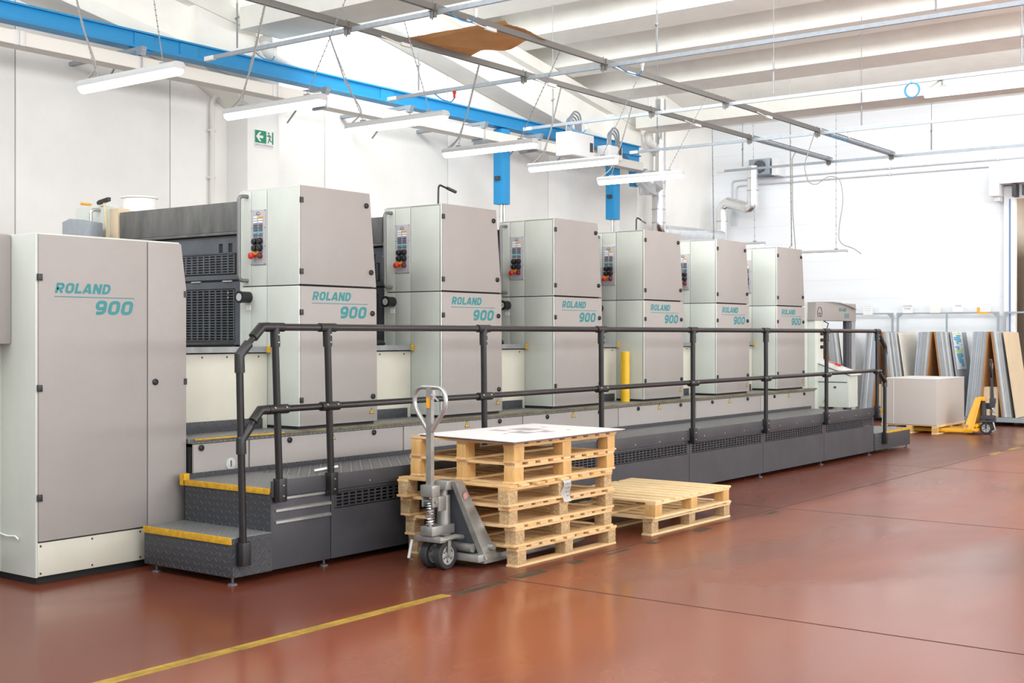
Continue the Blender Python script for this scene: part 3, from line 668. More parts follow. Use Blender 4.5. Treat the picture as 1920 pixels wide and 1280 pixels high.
for nm, z0, z1 in (('lower_door', .885, 1.985), ('upper_door', 2.0, 2.775)):
    mb = MB(); mb.prism([(.012, z0), (PX(z0), z0), (PX(z1), z1), (.012, z1)], 1, -.012, .014, .004); d = mb.build(nm, 'greydoor', u)
    mb = MB(); mb.box(-.006, .01, -.008, .012, z0, z1, .002); mb.build('edge_strip', 'cream', d)
    for hz in ((1.09, 1.78) if z0 < 1 else (2.1, 2.66)):
        mb = MB(); hinge(mb, .004, -.014, hz); mb.build('hinge', 'black', d)
    for lz in ((1.09, 1.78) if z0 < 1 else (2.12, 2.67)):
        mb = MB(); lock(mb, PX(lz) - .055, -.012, lz); mb.build('lock', 'black', d)
    if z0 < 1: roland(.135, 1.735, .63, -.0125, d); warning(.815, -.0125, .945, d, .03)
# control panel on the side
cp_m = MB(); cp_m.box(-.016, -.006, .365, .533, 2.165, 2.605, .002); cp = cp_m.build('control_panel', 'plate', u)
yL, yR = .478, .418
def onpanel(name, m, y, z, dy, dz, t=.008):
    mb = MB(); mb.box(-.016 - t, -.016, y - dy / 2, y + dy / 2, z - dz / 2, z + dz / 2, .0015); return mb.build(name, m, cp)
rows = [(2.545, 'buttonwhite', 'amber'), (2.525, 'buttonwhite', 'buttonwhite'), (2.505, 'buttonwhite', 'buttonwhite'), (2.482, 'buttongrey', 'buttongrey'), (2.462, 'buttongrey', 'buttongrey'), (2.442, 'buttongrey', 'buttongrey'), (2.421, 'buttonteal', 'buttonteal'), (2.40, 'buttongrey', 'buttongrey'), (2.376, 'buttongrey', 'buttongrey'), (2.326, 'buttongrey', 'buttongrey')]
for z, a, c in rows: onpanel('button', a, yL, z, .045, .015); onpanel('button', c, yR, z, .045, .015)
onpanel('button', 'buttongrey', yR, 2.266, .04, .018); onpanel('label_plate', 'amber', yL, 2.262, .05, .03, .004)
for y, z in ((yL, 2.35), (yR, 2.353), (yL, 2.296), (yR, 2.298)):
    mb = MB(); mb.lathe([(.026, -.016), (.024, -.045), (.018, -.05)], (0, y, z), 'x', 14); mb.build('knob', 'black', cp)
mb = MB(); mb.lathe([(.013, -.016), (.013, -.05), (.026, -.055), (.026, -.072), (.016, -.08)], (0, yL + .005, 2.235), 'x', 16); mb.build('stop_button', 'red', cp, 'red mushroom stop button')
mb = MB(); mb.lathe([(.022, -.016), (.020, -.045), (.016, -.05)], (0, yR, 2.235), 'x', 14); mb.build('knob', mat('maroon_plastic', (.16, .02, .02), .4), cp)
mb = MB(); arc = [(-.017, .448 + .022 * math.cos(a), 2.566 + .022 * math.sin(a)) for a in [math.pi * k / 10 for k in range(11)]]; mb.tube(arc, .0018, 5); mb.box(-.018, -.016, .43, .466, 2.562, 2.567); mb.build('emblem', 'ink', cp)
for y in (.37, .528):
    for z in (2.17, 2.6, 2.31, 2.46):
        mb = MB(); mb.lathe([(.004, -.016), (.003, -.019)], (0, y, z), 'x', 8); mb.build('screw', 'ink', cp)
mb = MB(); mb.tube([(-.004, .585, 2.72), (-.085, .60, 2.72), (-.085, .60, 2.04), (-.004, .585, 2.04)], .016, 12, rnd=.06); mb.build('grab_handle', mat('handle_grey', (.20, .20, .20), .4, metal=.4), u)
mb = MB(); mb.lathe([(.046, 0), (.046, -.09), (.050, -.092), (.050, -.105)], (-.005, .57, 1.905), 'x', 22); g = mb.build('pressure_gauge', 'black', u)
mb = MB(); mb.lathe([(.031, -.105), (.031, -.108)], (-.005, .57, 1.905), 'x', 22); mb.build('dial', 'dialwhite', g)
mb = MB(); mb.box(-.01, -.006, .55, .60, 1.80, 1.84); mb.build('small_plate', 'paperwhite', u)
# inking side deeper in: tank, window panel and two slotted guards, all facing -x
mb = MB(); mb.box(.055, .8, .76, 2.36, 2.455, 2.70, .006); mb.box(.035, .075, .70, 2.30, 2.43, 2.452, .004); mb.build('ink_tank', 'tank', u)
mb = MB(); mb.box(.07, .082, .69, .80, 2.06, 2.42); mb.box(.07, .082, 1.08, 2.36, 2.28, 2.42); mb.box(.07, .082, .80, 1.08, 2.36, 2.42); mb.box(.07, .082, .80, .86, 2.28, 2.36); mb.box(.07, .082, .91, .98, 2.28, 2.36); mb.box(.07, .082, 1.03, 1.08, 2.28, 2.36); mb.box(.07, .082, .80, 2.36, 2.275, 2.285); mb.box(.07, .082, .69, 2.36, 2.06, 2.10); mb.box(.07, .082, 2.0, 2.36, 2.06, 2.42)
mb.bars(.07, .84, 2.0, 2.115, 2.265, 15, 7, .012, .2, .36); ug = mb.build('upper_guard', 'slate', u)
mb = MB(); mb.box(.10, .11, .84, 1.1, 2.27, 2.38); mb.build('window', 'steel', ug)
mb = MB(); mb.box(.065, .08, .69, .82, 1.52, 2.04); mb.box(.065, .08, 2.0, 2.36, 1.52, 2.04); mb.box(.065, .08, .82, 2.0, 1.985, 2.04); mb.box(.065, .08, .82, 2.0, 1.52, 1.545)
mb.bars(.068, .84, 2.0, 1.555, 1.975, 15, 19, .010, .2, .36); lg = mb.build('lower_guard', 'slate', u)
for y in (.85, 1.25, 1.7):
    mb = MB(); mb.tube([(.062, y, 2.045), (.062, y + .12, 2.045)], .008, 8); mb.build('hinge', 'steel', lg)
for y, z in ((.76, 2.33), (.76, 2.13), (.90, 1.95), (.90, 1.91), (.72, 2.3), (.72, 2.24)):
    mb = MB(); mb.lathe([(.009, 0), (.007, -.008)], (.066, y, z), 'x', 8); mb.build('bolt', 'steel', lg)
mb = MB(); mb.box(0, .86, 2.50, 2.95, .86, 2.77, .004); far = mb.build('drive_side_frame', 'cream', u)
mb = MB(); mb.tube([(-.002, 2.58, 2.73), (-.08, 2.60, 2.73), (-.08, 2.60, 2.05), (-.002, 2.58, 2.05)], .016, 10, rnd=.06); mb.build('grab_handle', 'steel', far)
mb = MB(); mb.box(-.008, 0, 2.66, 2.80, 2.2, 2.60); mb.build('plate', 'plate', far)
mb = MB(); mb.box(.30, .7, 2.36, 2.5, 2.5, 2.76); mb.box(.05, .2, 2.38, 2.5, 2.3, 2.74); mb.build('ink_pan', 'boardbeige', u, 'ink stained ochre pan')
# the step-in between this unit and the previous one
mb = MB(); mb.box(-.84, -.008, .35, 2.4, .86, 1.455, .003); blk = mb.build('step_block', 'cream_warm', u)
for x in (-.66, -.42, -.1):
    mb = MB(); mb.lathe([(.008, 0), (.007, -.004)], (x, .35, 1.43), 'y', 8); mb.build('screw', 'ink', blk)
mb = MB(); mb.box(-.84, -.012, .31, 2.4, 1.465, 1.472); mb.prism([(.31, 1.465), (.322, 1.465), (.322, 1.51), (.31, 1.51)], 0, -.84, -.012); mb.build('foot_board', mat('foot_board_steel', (.30, .32, .33), .4, metal=.3, noise=.3, nscale=6), u)
mb = MB(); mb.box(-.05, -.01, .306, .325, 1.46, 1.514, .003); mb.build('yellow_corner', 'yellow', u)
mb = MB(); mb.tube([(-.84, .40, 1.53), (-.34, .40, 1.53), (-.30, .40, 1.52)], [.03, .03, .008], 12); mb.build('rubber_roller', 'black', u)
mb = MB(); mb.box(-.84, -.07, .334, .35, .86, .945, .002); mb.build('kick_plate', 'tread_y', u)
mb = MB(); mb.box(.02, .86, .03, .6, .858, .89); mb.build('foot', 'core', u)
UX = (6.863, 8.585, 10.33, 12.075, 13.785, 15.49)
ULAB = ('large grey and cream printing unit nearest to the camera, standing at the walkway steps', 'second printing unit from the left, with a crank on top', 'third printing unit from the left, below the hanging blue column', 'fourth printing unit, with a yellow post standing at its side', 'fifth printing unit, second to last of the row', 'last printing unit of the row, before the console and feeder gate')
units = [u] + [fast_copy(u) for _ in UX[1:]]
for o, x, l in zip(units, UX, ULAB): o.location = (x, YU, 0); o['label'] = l

O_ = OFF[units[0].name] = Vector((0, 0, 0))
mb = MB(); mb.prism([(2.42, 1.6), (2.83, 1.6), (2.83, 2.62), (2.72, 2.645), (2.42, 2.60)], 0, -.22, -.08, .006); mb.build('rear_hood', 'galv', units[0])
# ---- delivery cabinet at the left
dc = thing('delivery_cabinet', (5.17, 8.3, 0), 'tall grey and cream cabinet at the left end of the press, before the steps', 'machine cabinet')
cx0, cx1 = 4.59, 5.765
mb = MB(); mb.prism([(cx0 + .012, .06), (cx1 - .01, .06), (cx1 - .01, 1.9), (cx1 - .05, 2.245), (cx0 + .012, 2.245)], 1, YU + .02, 9.3); mb.build('frame', 'core', dc)
for y0, y1 in ((YU, 7.635), (7.639, 8.4), (8.404, 9.3)):
    mb = MB(); mb.box(cx0 - .004, cx0 + .014, y0, y1, .05, 2.25, .003); mb.build('side_panel', 'cream', dc)
mb = MB(); mb.box(cx0, cx1 - .05, YU, 9.3, 2.242, 2.255, .003); mb.build('top_cover', 'cream', dc)
mb = MB(); mb.box(cx0 + .01, cx1 - .012, YU - .004, YU + .02, .055, .27, .003); pl = mb.build('plinth_panel', 'cream_warm', dc)
for x in (cx0 + .03, 5.0, 5.38):
    for z in (.075, .25):
        mb = MB(); mb.lathe([(.008, 0), (.006, -.004)], (x, YU - .004, z), 'y', 8); mb.build('screw', 'ink', pl)
mb = MB(); mb.prism([(cx0 + .012, .28), (5.43, .28), (5.43, 2.245), (cx0 + .012, 2.245)], 1, YU - .014, YU + .012, .004); d = mb.build('door', 'greydoor', dc)
for z in (.56, 1.26, 1.97):
    mb = MB(); hinge(mb, cx0 + .002, YU - .016, z); mb.build('hinge', 'black', d)
roland(4.715, 1.735, .61, YU - .0145, d)
mb = MB(); mb.prism([(5.438, .265), (cx1, .265), (cx1, 1.93), (cx1 - .045, 2.245), (5.438, 2.245)], 1, YU - .014, YU + .012, .004); d = mb.build('door', 'greydoor', dc)
mb = MB(); lock(mb, 5.495, YU - .014, 1.275); mb.build('lock', 'black', d)
for z in (.56, 1.27, 1.89):
    mb = MB(); mb.box(cx1 - .022, cx1 + .004, YU - .018, YU - .004, z - .022, z + .022); mb.build('hinge', 'black', d)
mb = MB(); mb.box(3.9, cx0 - .004, 7.52, 8.6, 1.54, 2.255, .018); mb.build('side_box', 'greydoor', dc)
mb = MB(); mb.box(3.95, cx0 - .004, 7.75, 8.6, .1, 1.54, .01); mb.build('lower_box', 'cream', dc)
mb = MB(); mb.box(cx0 + .04, cx1 - .04, YU + .06, 9.2, 0, .07); mb.build('base_feet', 'core', dc)
mb = MB(); mb.tube([(4.58, 7.72, .31), (4.572, 7.55, .295), (4.575, 7.46, .30), (4.572, 7.42, .285)], .007, 6); mb.build('string_loop', 'paperwhite', dc, 'loose end of white string')

# ---- feeder gate and console beyond the last unit
fg = thing('feeder_gate', (17.6, 8.2, 0), 'grey portal of the sheet feeder with an arch logo, past the last unit', 'machine')
mb = MB(); mb.box(16.89, 17.18, 7.31, 7.6, .05, 1.81, .006); lg = mb.build('left_column', 'cream', fg)
mb = MB(); mb.box(16.62, 16.885, 7.42, 8.2, .05, 2.07, .006); mb.build('inner_housing', 'cream', fg)
for z in (1.62, 1.53, 1.43):
    mb = MB(); mb.lathe([(.026, 0), (.024, -.03), (.012, -.05)], (17.09, 7.31, z), 'y', 14); mb.build('knob', 'black', lg)
mb = MB(); mb.prism([(16.86, 1.81), (18.38, 1.81), (18.38, 2.07), (16.90, 2.07)], 1, 7.30, 7.55, .004); bm_ = mb.build('cross_beam', 'greydoor', fg)
mb = MB(); mb.box(16.6, 18.38, 7.5, 7.75, 2.03, 2.06, .004); mb.build('roof_plate', 'cream', fg)
mb = MB(); ax, az = 17.02, 1.885
arc = [(ax - .075, 7.297, az)] + [(ax + .075 * math.cos(a), 7.297, az + .04 + .075 * math.sin(a)) for a in [math.pi - math.pi * k / 12 for k in range(13)]] + [(ax + .075, 7.297, az)]
mb.tube(arc, .005, 5); mb.build('emblem_arch', 'ink', bm_)
lettering('MAN', (ax - .035, ax + .035, az + .01, az + .035), 'y', 7.299, 'ink', bm_, shear=0); lettering('ROLAND', (ax - .07, ax + .07, az - .025, az + .0), 'y', 7.299, 'ink', bm_, shear=0)
stroke_word('ROLAND', (17.72, 18.0, 1.95, 2.0), 7.3, 'teal', bm_); stroke_word('900', (17.93, 18.11, 1.85, 1.92), 7.3, 'teal', bm_)
mb = MB(); mb.box(18.06, 18.24, 7.32, 7.37, .05, 1.81); mb.build('rail_column', 'ink', fg)
mb = MB(); mb.box(18.24, 18.38, 7.31, 7.45, .05, 1.81); mb.build('right_column', 'rackgrey', fg)
mb = MB()
for k in range(40): mb.box(18.165, 18.185, 7.312, 7.32, .5 + k * .0325, .515 + k * .0325)
mb.build('chain', 'steel', fg)
mb = MB(); mb.tube([(17.2, 7.6, 1.66), (17.35, 7.5, 1.78), (17.55, 7.45, 1.82)], .012, 6); mb.tube([(17.18, 7.5, 1.72), (17.35, 7.42, 1.70), (17.52, 7.4, 1.62)], .014, 6); mb.tube([(17.45, 7.45, 1.82), (17.62, 7.42, 1.77), (17.55, 7.42, 1.68), (17.42, 7.44, 1.68)], .008, 6); mb.tube([(17.19, 7.4, 1.52), (17.24, 7.38, 1.42), (17.22, 7.38, 1.34)], .01, 6); mb.build('cable_loom', 'ink', fg)
mb = MB(); mb.box(17.50, 17.57, 7.38, 7.44, 1.60, 1.68, .01); mb.build('plug', 'inkred', fg)
mb = MB(); bm = mb.bm; nx = 12
P = [[bm.verts.new((17.35 + (1.0 + .0 * j) * i / nx - .05 * j, 7.24 + .3 * j, 2.072 - (.11 * (i / nx) ** 2 if j == 0 else 0) + .012)) for j in (0, 1)] for i in range(nx + 1)]
fs = [bm.faces.new((P[i][0], P[i + 1][0], P[i + 1][1], P[i][1])) for i in range(nx)]; bmesh.ops.solidify(bm, geom=fs, thickness=.002)
tag(mb.build('paper_sheet', 'paperwhite'), 'white sheet drooping over the top edge of the feeder gate', 'paper')
co = thing('operator_console', (17.17, 7.15, 0), 'pale slanted control console with a yellow warning sign behind the railing', 'console')
mb = MB(); mb.prism([(6.86, .58), (7.5, .58), (7.5, 1.25), (6.86, 1.03)], 0, 17.0, 17.34, .006); cb = mb.build('body', 'cream', co)
mb = MB(); mb.prism([(6.82, 1.03), (7.52, 1.265), (7.52, 1.295), (6.82, 1.06)], 0, 16.98, 17.38, .004); mb.build('desk_top', 'white', co)
mb = MB(); mb.box(16.994, 17.0, 6.88, 7.5, .93, .94); mb.build('door_gap', 'ink', cb)
for y in (7.35, 7.06):
    mb = MB(); mb.box(16.99, 17.0, y - .018, y + .018, .85, .875, .002); mb.build('latch', 'ink', cb)
mb = MB(); mb.prism([(7.16, .64), (7.24, .64), (7.20, .72)], 0, 16.993, 17.0); wsn = mb.build('warning_sticker', 'ink', cb)
mb = MB(); mb.prism([(7.168, .645), (7.232, .645), (7.20, .707)], 0, 16.991, 16.993); mb.build('yellow_field', 'warn', wsn)
mb = MB(); mb.box(16.99, 17.0, 7.197, 7.203, .66, .69); mb.build('flash', 'ink', wsn)
for y, m_, dx in ((6.92, 'paperwhite', .1), (7.0, 'buttonwhite', .05)):
    mb = MB(); z = 1.06 + (y - 6.82) * .336; mb.box(17.05, 17.05 + dx, y - .05, y + .05, z - .005, z + .02); mb.build('button', m_, co)
mb = MB(); mb.tube([(17.03, 7.48, 1.335), (17.12, 7.36, 1.325)], .042, 14); tag(mb.build('tape_roll', 'black'), 'black roll lying on the upper edge of the console', 'roll')
mb = MB(); mb.tube([(17.1, 7.1, 1.19), (17.11, 7.02, 1.165)], .016, 10); mb.tube([(17.1, 7.26, 1.235), (17.1, 7.1, 1.19)], .006, 8); tag(mb.build('screwdriver', 'red'), 'red handled screwdriver lying on the console', 'tool')

# ---- walkway platform
wp = thing('walkway_platform', (11, 6.8, 0), 'dark steel walkway with steps running along the printing line', 'platform')
mb = MB(); mb.box(5.335, 5.66, YP, 7.14, .05, .292, .003); st = mb.build('step', 'tread_x', wp)
mb = MB(); mb.box(5.33, 5.67, YP - .004, 7.14, .292, .305, .002); mb.build('step_tread', 'tread_top', st)
mb = MB(); mb.box(5.324, 5.338, YP - .002, 7.14, .262, .307, .002); mb.build('nosing', 'yellow', st)
mb = MB(); mb.box(5.34, 5.675, YP - .006, YP, .05, .30); mb.build('cheek', 'tread_y', st)
mb = MB(); mb.box(5.665, 5.68, YP, 7.12, .30, .56); mb.build('riser', 'tread_x', wp)
mb = MB(); mb.box(5.655, 5.68, YP + .01, 7.13, .55, .588, .002); mb.box(5.655, 5.70, 7.12, 7.17, .55, .63); mb.build('nosing', 'yellow', wp)
mb = MB(); mb.box(5.67, 6.35, YP + .03, 7.17, .56, .585); mb.build('landing_tread', 'tread_top', wp)
mb = MB(); mb.box(6.353, 16.4, YP + .03, 7.17, .56, .585); mb.build('deck', 'deck', wp)
mb = MB(); mb.box(5.70, 16.4, 7.155, 7.172, .585, .622); mb.build('kick_plate', 'tread_y', wp)
mb = MB(); mb.box(5.68, 16.36, YP + .14, 7.15, .08, .55); mb.build('inner_frame', 'core', wp)
ps = [5.68, 6.225, 7.93, 9.63, 11.32, 13.02, 14.72, 16.37]
for a, c in zip(ps, ps[1:]):
    mb = MB(); y0 = YP + .006
    if c < 6.3:
        mb.box(a + .003, c - .003, y0, y0 + .015, .05, .55, .002); p = mb.build('front_panel', 'anthracite', wp)
        for z in (.517, .44, .362):
            mb = MB(); mb.prism([(y0 - .012, z - .010), (y0, z - .014), (y0, z + .012), (y0 - .012, z + .006)], 0, a + .03, c - .005); mb.build('strip', 'steel', p)
    else:
        mb.box(a + .004, c - .004, y0, y0 + .015, .05, .392); mb.box(a + .004, c - .004, y0, y0 + .015, .505, .56); mb.box(a + .004, a + .04, y0, y0 + .015, .392, .505); mb.box(c - .04, c - .004, y0, y0 + .015, .392, .505)
        mb.xbars(y0, a + .05, c - .05, .402, .497, 24, 4, .012, .2, .30); p = mb.build('front_panel', 'anthracite', wp)
mb = MB(); mb.box(5.67, 6.215, YP - .012, YP + .005, .53, .637, .002); mb.build('toe_board', 'anthracite', wp)
mb = MB(); mb.box(6.222, 16.4, YP - .012, YP + .005, .53, .637, .002); tb = mb.build('toe_board', 'anthracite', wp)
for k in range(22):
    mb = MB(); mb.lathe([(.007, 0), (.005, -.004)], (6.6 + k * .455, YP - .012, .56), 'y', 8); mb.build('bolt', 'steel', tb)
mb = MB(); mb.box(16.40, 17.75, YP, 7.1, .05, .278, .003); st = mb.build('step', 'tread_y', wp)
mb = MB(); mb.box(16.40, 17.75, YP, 7.1, .278, .285); mb.build('step_tread', 'tread_top', st)
mb = MB(); mb.box(16.70, 17.755, YP - .004, YP + .014, .258, .288, .002); mb.build('nosing', 'yellow', st)
mb = MB(); mb.box(16.4, 16.75, YP + .02, YP + .05, .53, .59); mb.build('nosing', 'yellow', wp)
for x, y in ((5.37, YP + .03), (5.37, 7.05), (6.2, YP + .05), (7.93, YP + .05), (9.63, YP + .05), (11.32, YP + .05), (13.02, YP + .05), (14.72, YP + .05), (16.3, YP + .05), (17.68, YP + .03)):
    mb = MB(); mb.lathe([(.032, 0), (.03, .008), (.008, .014), (.008, .09)], (x, y, 0), 'z', 10); mb.build('levelling_foot', 'slate', wp)

# ---- guard rail
gr = thing('guard_rail', (11, 6.2, 0), 'black tube guard rail along the front of the walkway', 'railing')
yr, zt, zm = YP - .03, 1.652, 1.112
posts = [5.675, 6.155, 7.89, 9.615, 11.33, 13.015, 14.71, 16.40]
lean = [.045, .04, .02, .01, 0, 0, 0, 0]
tr_ = .024
mb = MB(); mb.tube([(5.405, yr, .25), (5.375, yr, 1.47), (5.56, yr, zt), (16.40, yr, zt), (16.68, yr, 1.44), (16.68, yr, .22)], tr_, 12); mb.build('hand_rail', 'rail', gr)
mb = MB(); mb.tube([(5.388, yr, .93), (5.55, yr, zm), (16.40, yr, zm + .015), (16.68, yr, .98)], tr_ * .95, 12); mb.build('mid_rail', 'rail', gr)
def clamp(pts, r=.033):
    mb = MB(); mb.tube(pts, r, 12); return mb
for x, l in zip(posts, lean):
    mb = MB(); mb.tube([(x + l, yr, .52), (x, yr, zt)], tr_, 12); p = mb.build('post', 'rail', gr)
    mb = MB(); mb.tube([(x - .075, yr, zt), (x + .075, yr, zt)], .031, 12); mb.tube([(x, yr, zt), (x + l * .12, yr, zt - .13)], .032, 12); c = mb.build('clamp', 'black', p)
    mb = MB(); mb.tube([(x + l * .5 - .085, yr - .004, zm), (x + l * .5 + .085, yr - .004, zm)], .032, 12); mb.build('clamp', 'black', p)
    mb = MB(); mb.box(x + l - .035, x + l + .035, yr - .035, yr + .03, .50, .655, .006); f = mb.build('foot_clamp', 'black', p)
    for px_, py_, pz_ in ((x + .004, yr - .031, zt - .05), (x + .004, yr - .031, zt - .1), (x + l * .5 - .05, yr - .036, zm + .012), (x + l * .5 + .05, yr - .036, zm + .012), (x + l, yr - .035, .54), (x + l, yr - .035, .61)):
        mb = MB(); mb.lathe([(.007, 0), (.005, -.006)], (px_, py_, pz_), 'y', 8); mb.build('rivet', 'steel', p)
for pts in ([(5.378, yr, 1.36), (5.375, yr, 1.47), (5.45, yr, 1.545)], [(5.49, yr, 1.585), (5.56, yr, zt), (5.62, yr, zt)], [(5.39, yr, .84), (5.388, yr, .93), (5.46, yr, 1.012)], [(5.49, yr, 1.045), (5.55, yr, zm), (5.62, yr, zm)], [(16.44, yr, zt - .03), (16.68, yr, 1.44), (16.68, yr, 1.34)], [(16.44, yr, zm - .01), (16.68, yr, .98), (16.68, yr, .9)]):
    clamp(pts).build('elbow', 'black', gr)
for x, z in ((5.405, .20), (16.68, .20)):
    mb = MB(); mb.box(x - .035, x + .035, yr - .04, yr + .035, z - .075, z + .075, .006); mb.build('foot_clamp', 'black', gr)
mb = MB(); mb.tube([(6.13, yr + .10, .66), (6.26, yr + .0, .685)], .016, 8); mb.build('swing_latch', 'steel', gr)
# ================================================================== pallets
def make_pallet(lab, group, Lx=1.26, Ly=1.0, fresh=False, solid=False, n=9):
    t = thing('wooden_pallet', (0, 0, 0), lab, 'pallet', group)
    wy = (lambda: M['woodpale_y']) if fresh else (lambda: random.choice(WOODS_Y)); wx = (lambda: M['woodpale_x']) if fresh else (lambda: random.choice(WOODS_X))
    jit = lambda s: random.uniform(-s, s)
    bw = .095; ys = (-Ly / 2, -bw / 2, Ly / 2 - bw); bx = .105
    xsb = (-Lx / 2, -bx / 2, Lx / 2 - bx)
    for y in ys:
        mb = MB(); mb.box(-Lx / 2 - .01 + jit(.006), Lx / 2 + .01 + jit(.006), y + jit(.003), y + bw + jit(.003), 0, .016, .002); mb.build('runner', wx(), t)
        mb = MB(); mb.box(-Lx / 2 + jit(.008), Lx / 2 + jit(.008), y + jit(.003), y + bw + jit(.003), .108, .126, .002); mb.build('stringer', wx(), t)
        for x in xsb:
            mb = MB(); mb.box(x + jit(.006), x + bx + jit(.006), y + .004 + jit(.004), y + bw - .002 + jit(.004), .016, .108, .002); mb.build('block', 'block_wood' if solid else 'chip', t)
    bwid = .095 if not fresh else .098
    for k in range(n):
        x = -Lx / 2 + (Lx - bwid) * k / (n - 1) + (jit(.008) if 0 < k < n - 1 else 0)
        mb = MB(); mb.box(x, x + bwid + jit(.008), -Ly / 2 - .006 + jit(.01), Ly / 2 + .006 + jit(.01), .126, .144, .002); mb.build('deck_board', wy(), t)
    return t
def put(o, x, y, z=0, a=0):
    o.location = (x, y, z); o.rotation_euler = (0, 0, R(a)); return o
H = .144
g = 'pallets of the tall stack'
# near corner of each, its length and depth
stk = [(6.94, 5.17, 1.26, 1.0, 0), (6.90, 5.165, 1.24, 1.0, .4), (6.85, 5.165, 1.30, 1.0, -.5), (6.80, 5.15, 1.32, 1.0, .5), (6.91, 5.17, 1.27, .95, 0), (6.905, 5.165, 1.28, .95, -.3)]
sl = ('bottom pallet of the tall stack, entered by the grey pallet truck', 'second pallet from the bottom of the tall stack', 'third pallet from the bottom of the tall stack', 'fourth pallet from the bottom of the tall stack, a white paper note stuck to it', 'fifth pallet from the bottom of the tall stack, on solid blocks', 'topmost pallet of the tall stack, below the printed sheet')
for i, (x, y, lx, ly, a) in enumerate(stk):
    p = put(make_pallet(sl[i], g, lx, ly, False, i > 3), x + lx / 2, y + ly / 2, i * H, a)
    if i == 3: noted = p
mb = MB(); bm = mb.bm; OFF[noted.name] = Vector((0, 0, 0)); q = []
for k in range(8):
    z = .125 - .155 * k / 7; d = -.508 - .012 * math.sin(k * 1.1); wv = .045 - .006 * math.sin(k * 1.3)
    q.append((bm.verts.new((.02 - wv, d, z)), bm.verts.new((.02 + wv, d - .008, z))))
fs = [bm.faces.new((a[0], c[0], c[1], a[1])) for a, c in zip(q, q[1:])]; bmesh.ops.solidify(bm, geom=fs, thickness=.001)
nt_ = mb.build('paper_note', 'paperwhite', noted, 'crumpled white paper note with handwriting')
mb = MB()
for k, (a, c) in enumerate(((-.02, .05), (-.015, .055), (-.01, .04), (0, .045))):
    z = .10 - k * .028; mb.tube([(a + (c - a) * t / 9, -.528, z + .007 * math.sin(t * 2.6 + k)) for t in range(10)], .0018, 4)
mb.build('scribble', 'inkgrey', nt_)
lp = [make_pallet('upper of the two pale pallets on the floor right of the tall stack', 'pair of loose pallets', 1.30, .98, True, True, 9), make_pallet('lower of the two pale pallets, lying on the red floor', 'pair of loose pallets', 1.34, 1.0, True, False, 9)]
put(lp[1], 9.35, 5.63, 0, 0); put(lp[0], 9.27, 5.57, H, .8)
# printed sheet board on the tall stack
sh = thing('printed_board', (7.55, 5.56, 6 * H), 'white printed sheet on a thin board lying on the tall pallet stack', 'board')
mb = MB(); mb.prism([(6.80, 5.10), (8.24, 5.13), (8.30, 6.02), (6.93, 6.05)], 2, 6 * H, 6 * H + .012, .002); mb.build('backing_board', mat('backing_board', (.22, .16, .14), .7), sh)
mb = MB(); mb.prism([(6.79, 5.09), (8.25, 5.12), (8.31, 6.03), (6.92, 6.06)], 2, 6 * H + .012, 6 * H + .016); mb.build('sheet', 'paperwhite', sh)
mb = MB()
for x0, x1, y0, y1 in ((7.42, 7.56, 5.45, 5.62), (7.60, 7.72, 5.40, 5.5), (7.66, 7.86, 5.60, 5.80), (7.50, 7.58, 5.72, 5.86)): mb.box(x0, x1, y0, y1, 6 * H + .016, 6 * H + .017)
mb.build('printed_patch', mat('pale_ink', (.42, .41, .43), .7), sh)
mb = MB()
for x0, x1, y0, y1 in ((7.30, 7.34, 5.55, 5.58), (7.58, 7.62, 5.62, 5.66), (7.74, 7.78, 5.5, 5.54), (7.9, 7.93, 5.4, 5.43), (8.0, 8.04, 5.7, 5.74)): mb.box(x0, x1, y0, y1, 6 * H + .016, 6 * H + .017)
mb.build('red_patch', 'inkred', sh)

# ================================================================== hand pallet trucks (local +x is the way the forks point)
def wheel(t, y, r, wd, m_hub, spokes=6):
    mb = MB(); mb.lathe([(r * .66, -wd / 2), (r * .92, -wd / 2), (r, -wd * .36), (r, wd * .36), (r * .92, wd / 2), (r * .66, wd / 2), (r * .66, -wd / 2)], (0, y, r), 'y', 32); wl = mb.build('wheel', 'tyre', t)
    mb = MB(); mb.lathe([(r * .55, -wd * .42), (r * .67, -wd * .42), (r * .67, wd * .42), (r * .55, wd * .42), (r * .55, -wd * .42)], (0, y, r), 'y', 28); mb.lathe([(r * .22, -wd * .5), (r * .22, wd * .5)], (0, y, r), 'y', 16)
    for k in range(spokes):
        a = 2 * math.pi * k / spokes; ca, sa = math.cos(a), math.sin(a); hw = r * .12
        pr = [(r * .18, -hw), (r * .58, -hw * 1.3), (r * .58, hw * 1.3), (r * .18, hw)]
        mb.prism([(u_ * ca - v_ * sa, r + u_ * sa + v_ * ca) for u_, v_ in pr], 1, y - wd * .3, y + wd * .3)
    mb.build('hub', m_hub, wl)
    mb = MB(); mb.lathe([(r * .12, -wd * .56), (r * .12, wd * .56)], (0, y, r), 'y', 14); mb.build('axle_cap', 'steel', wl)
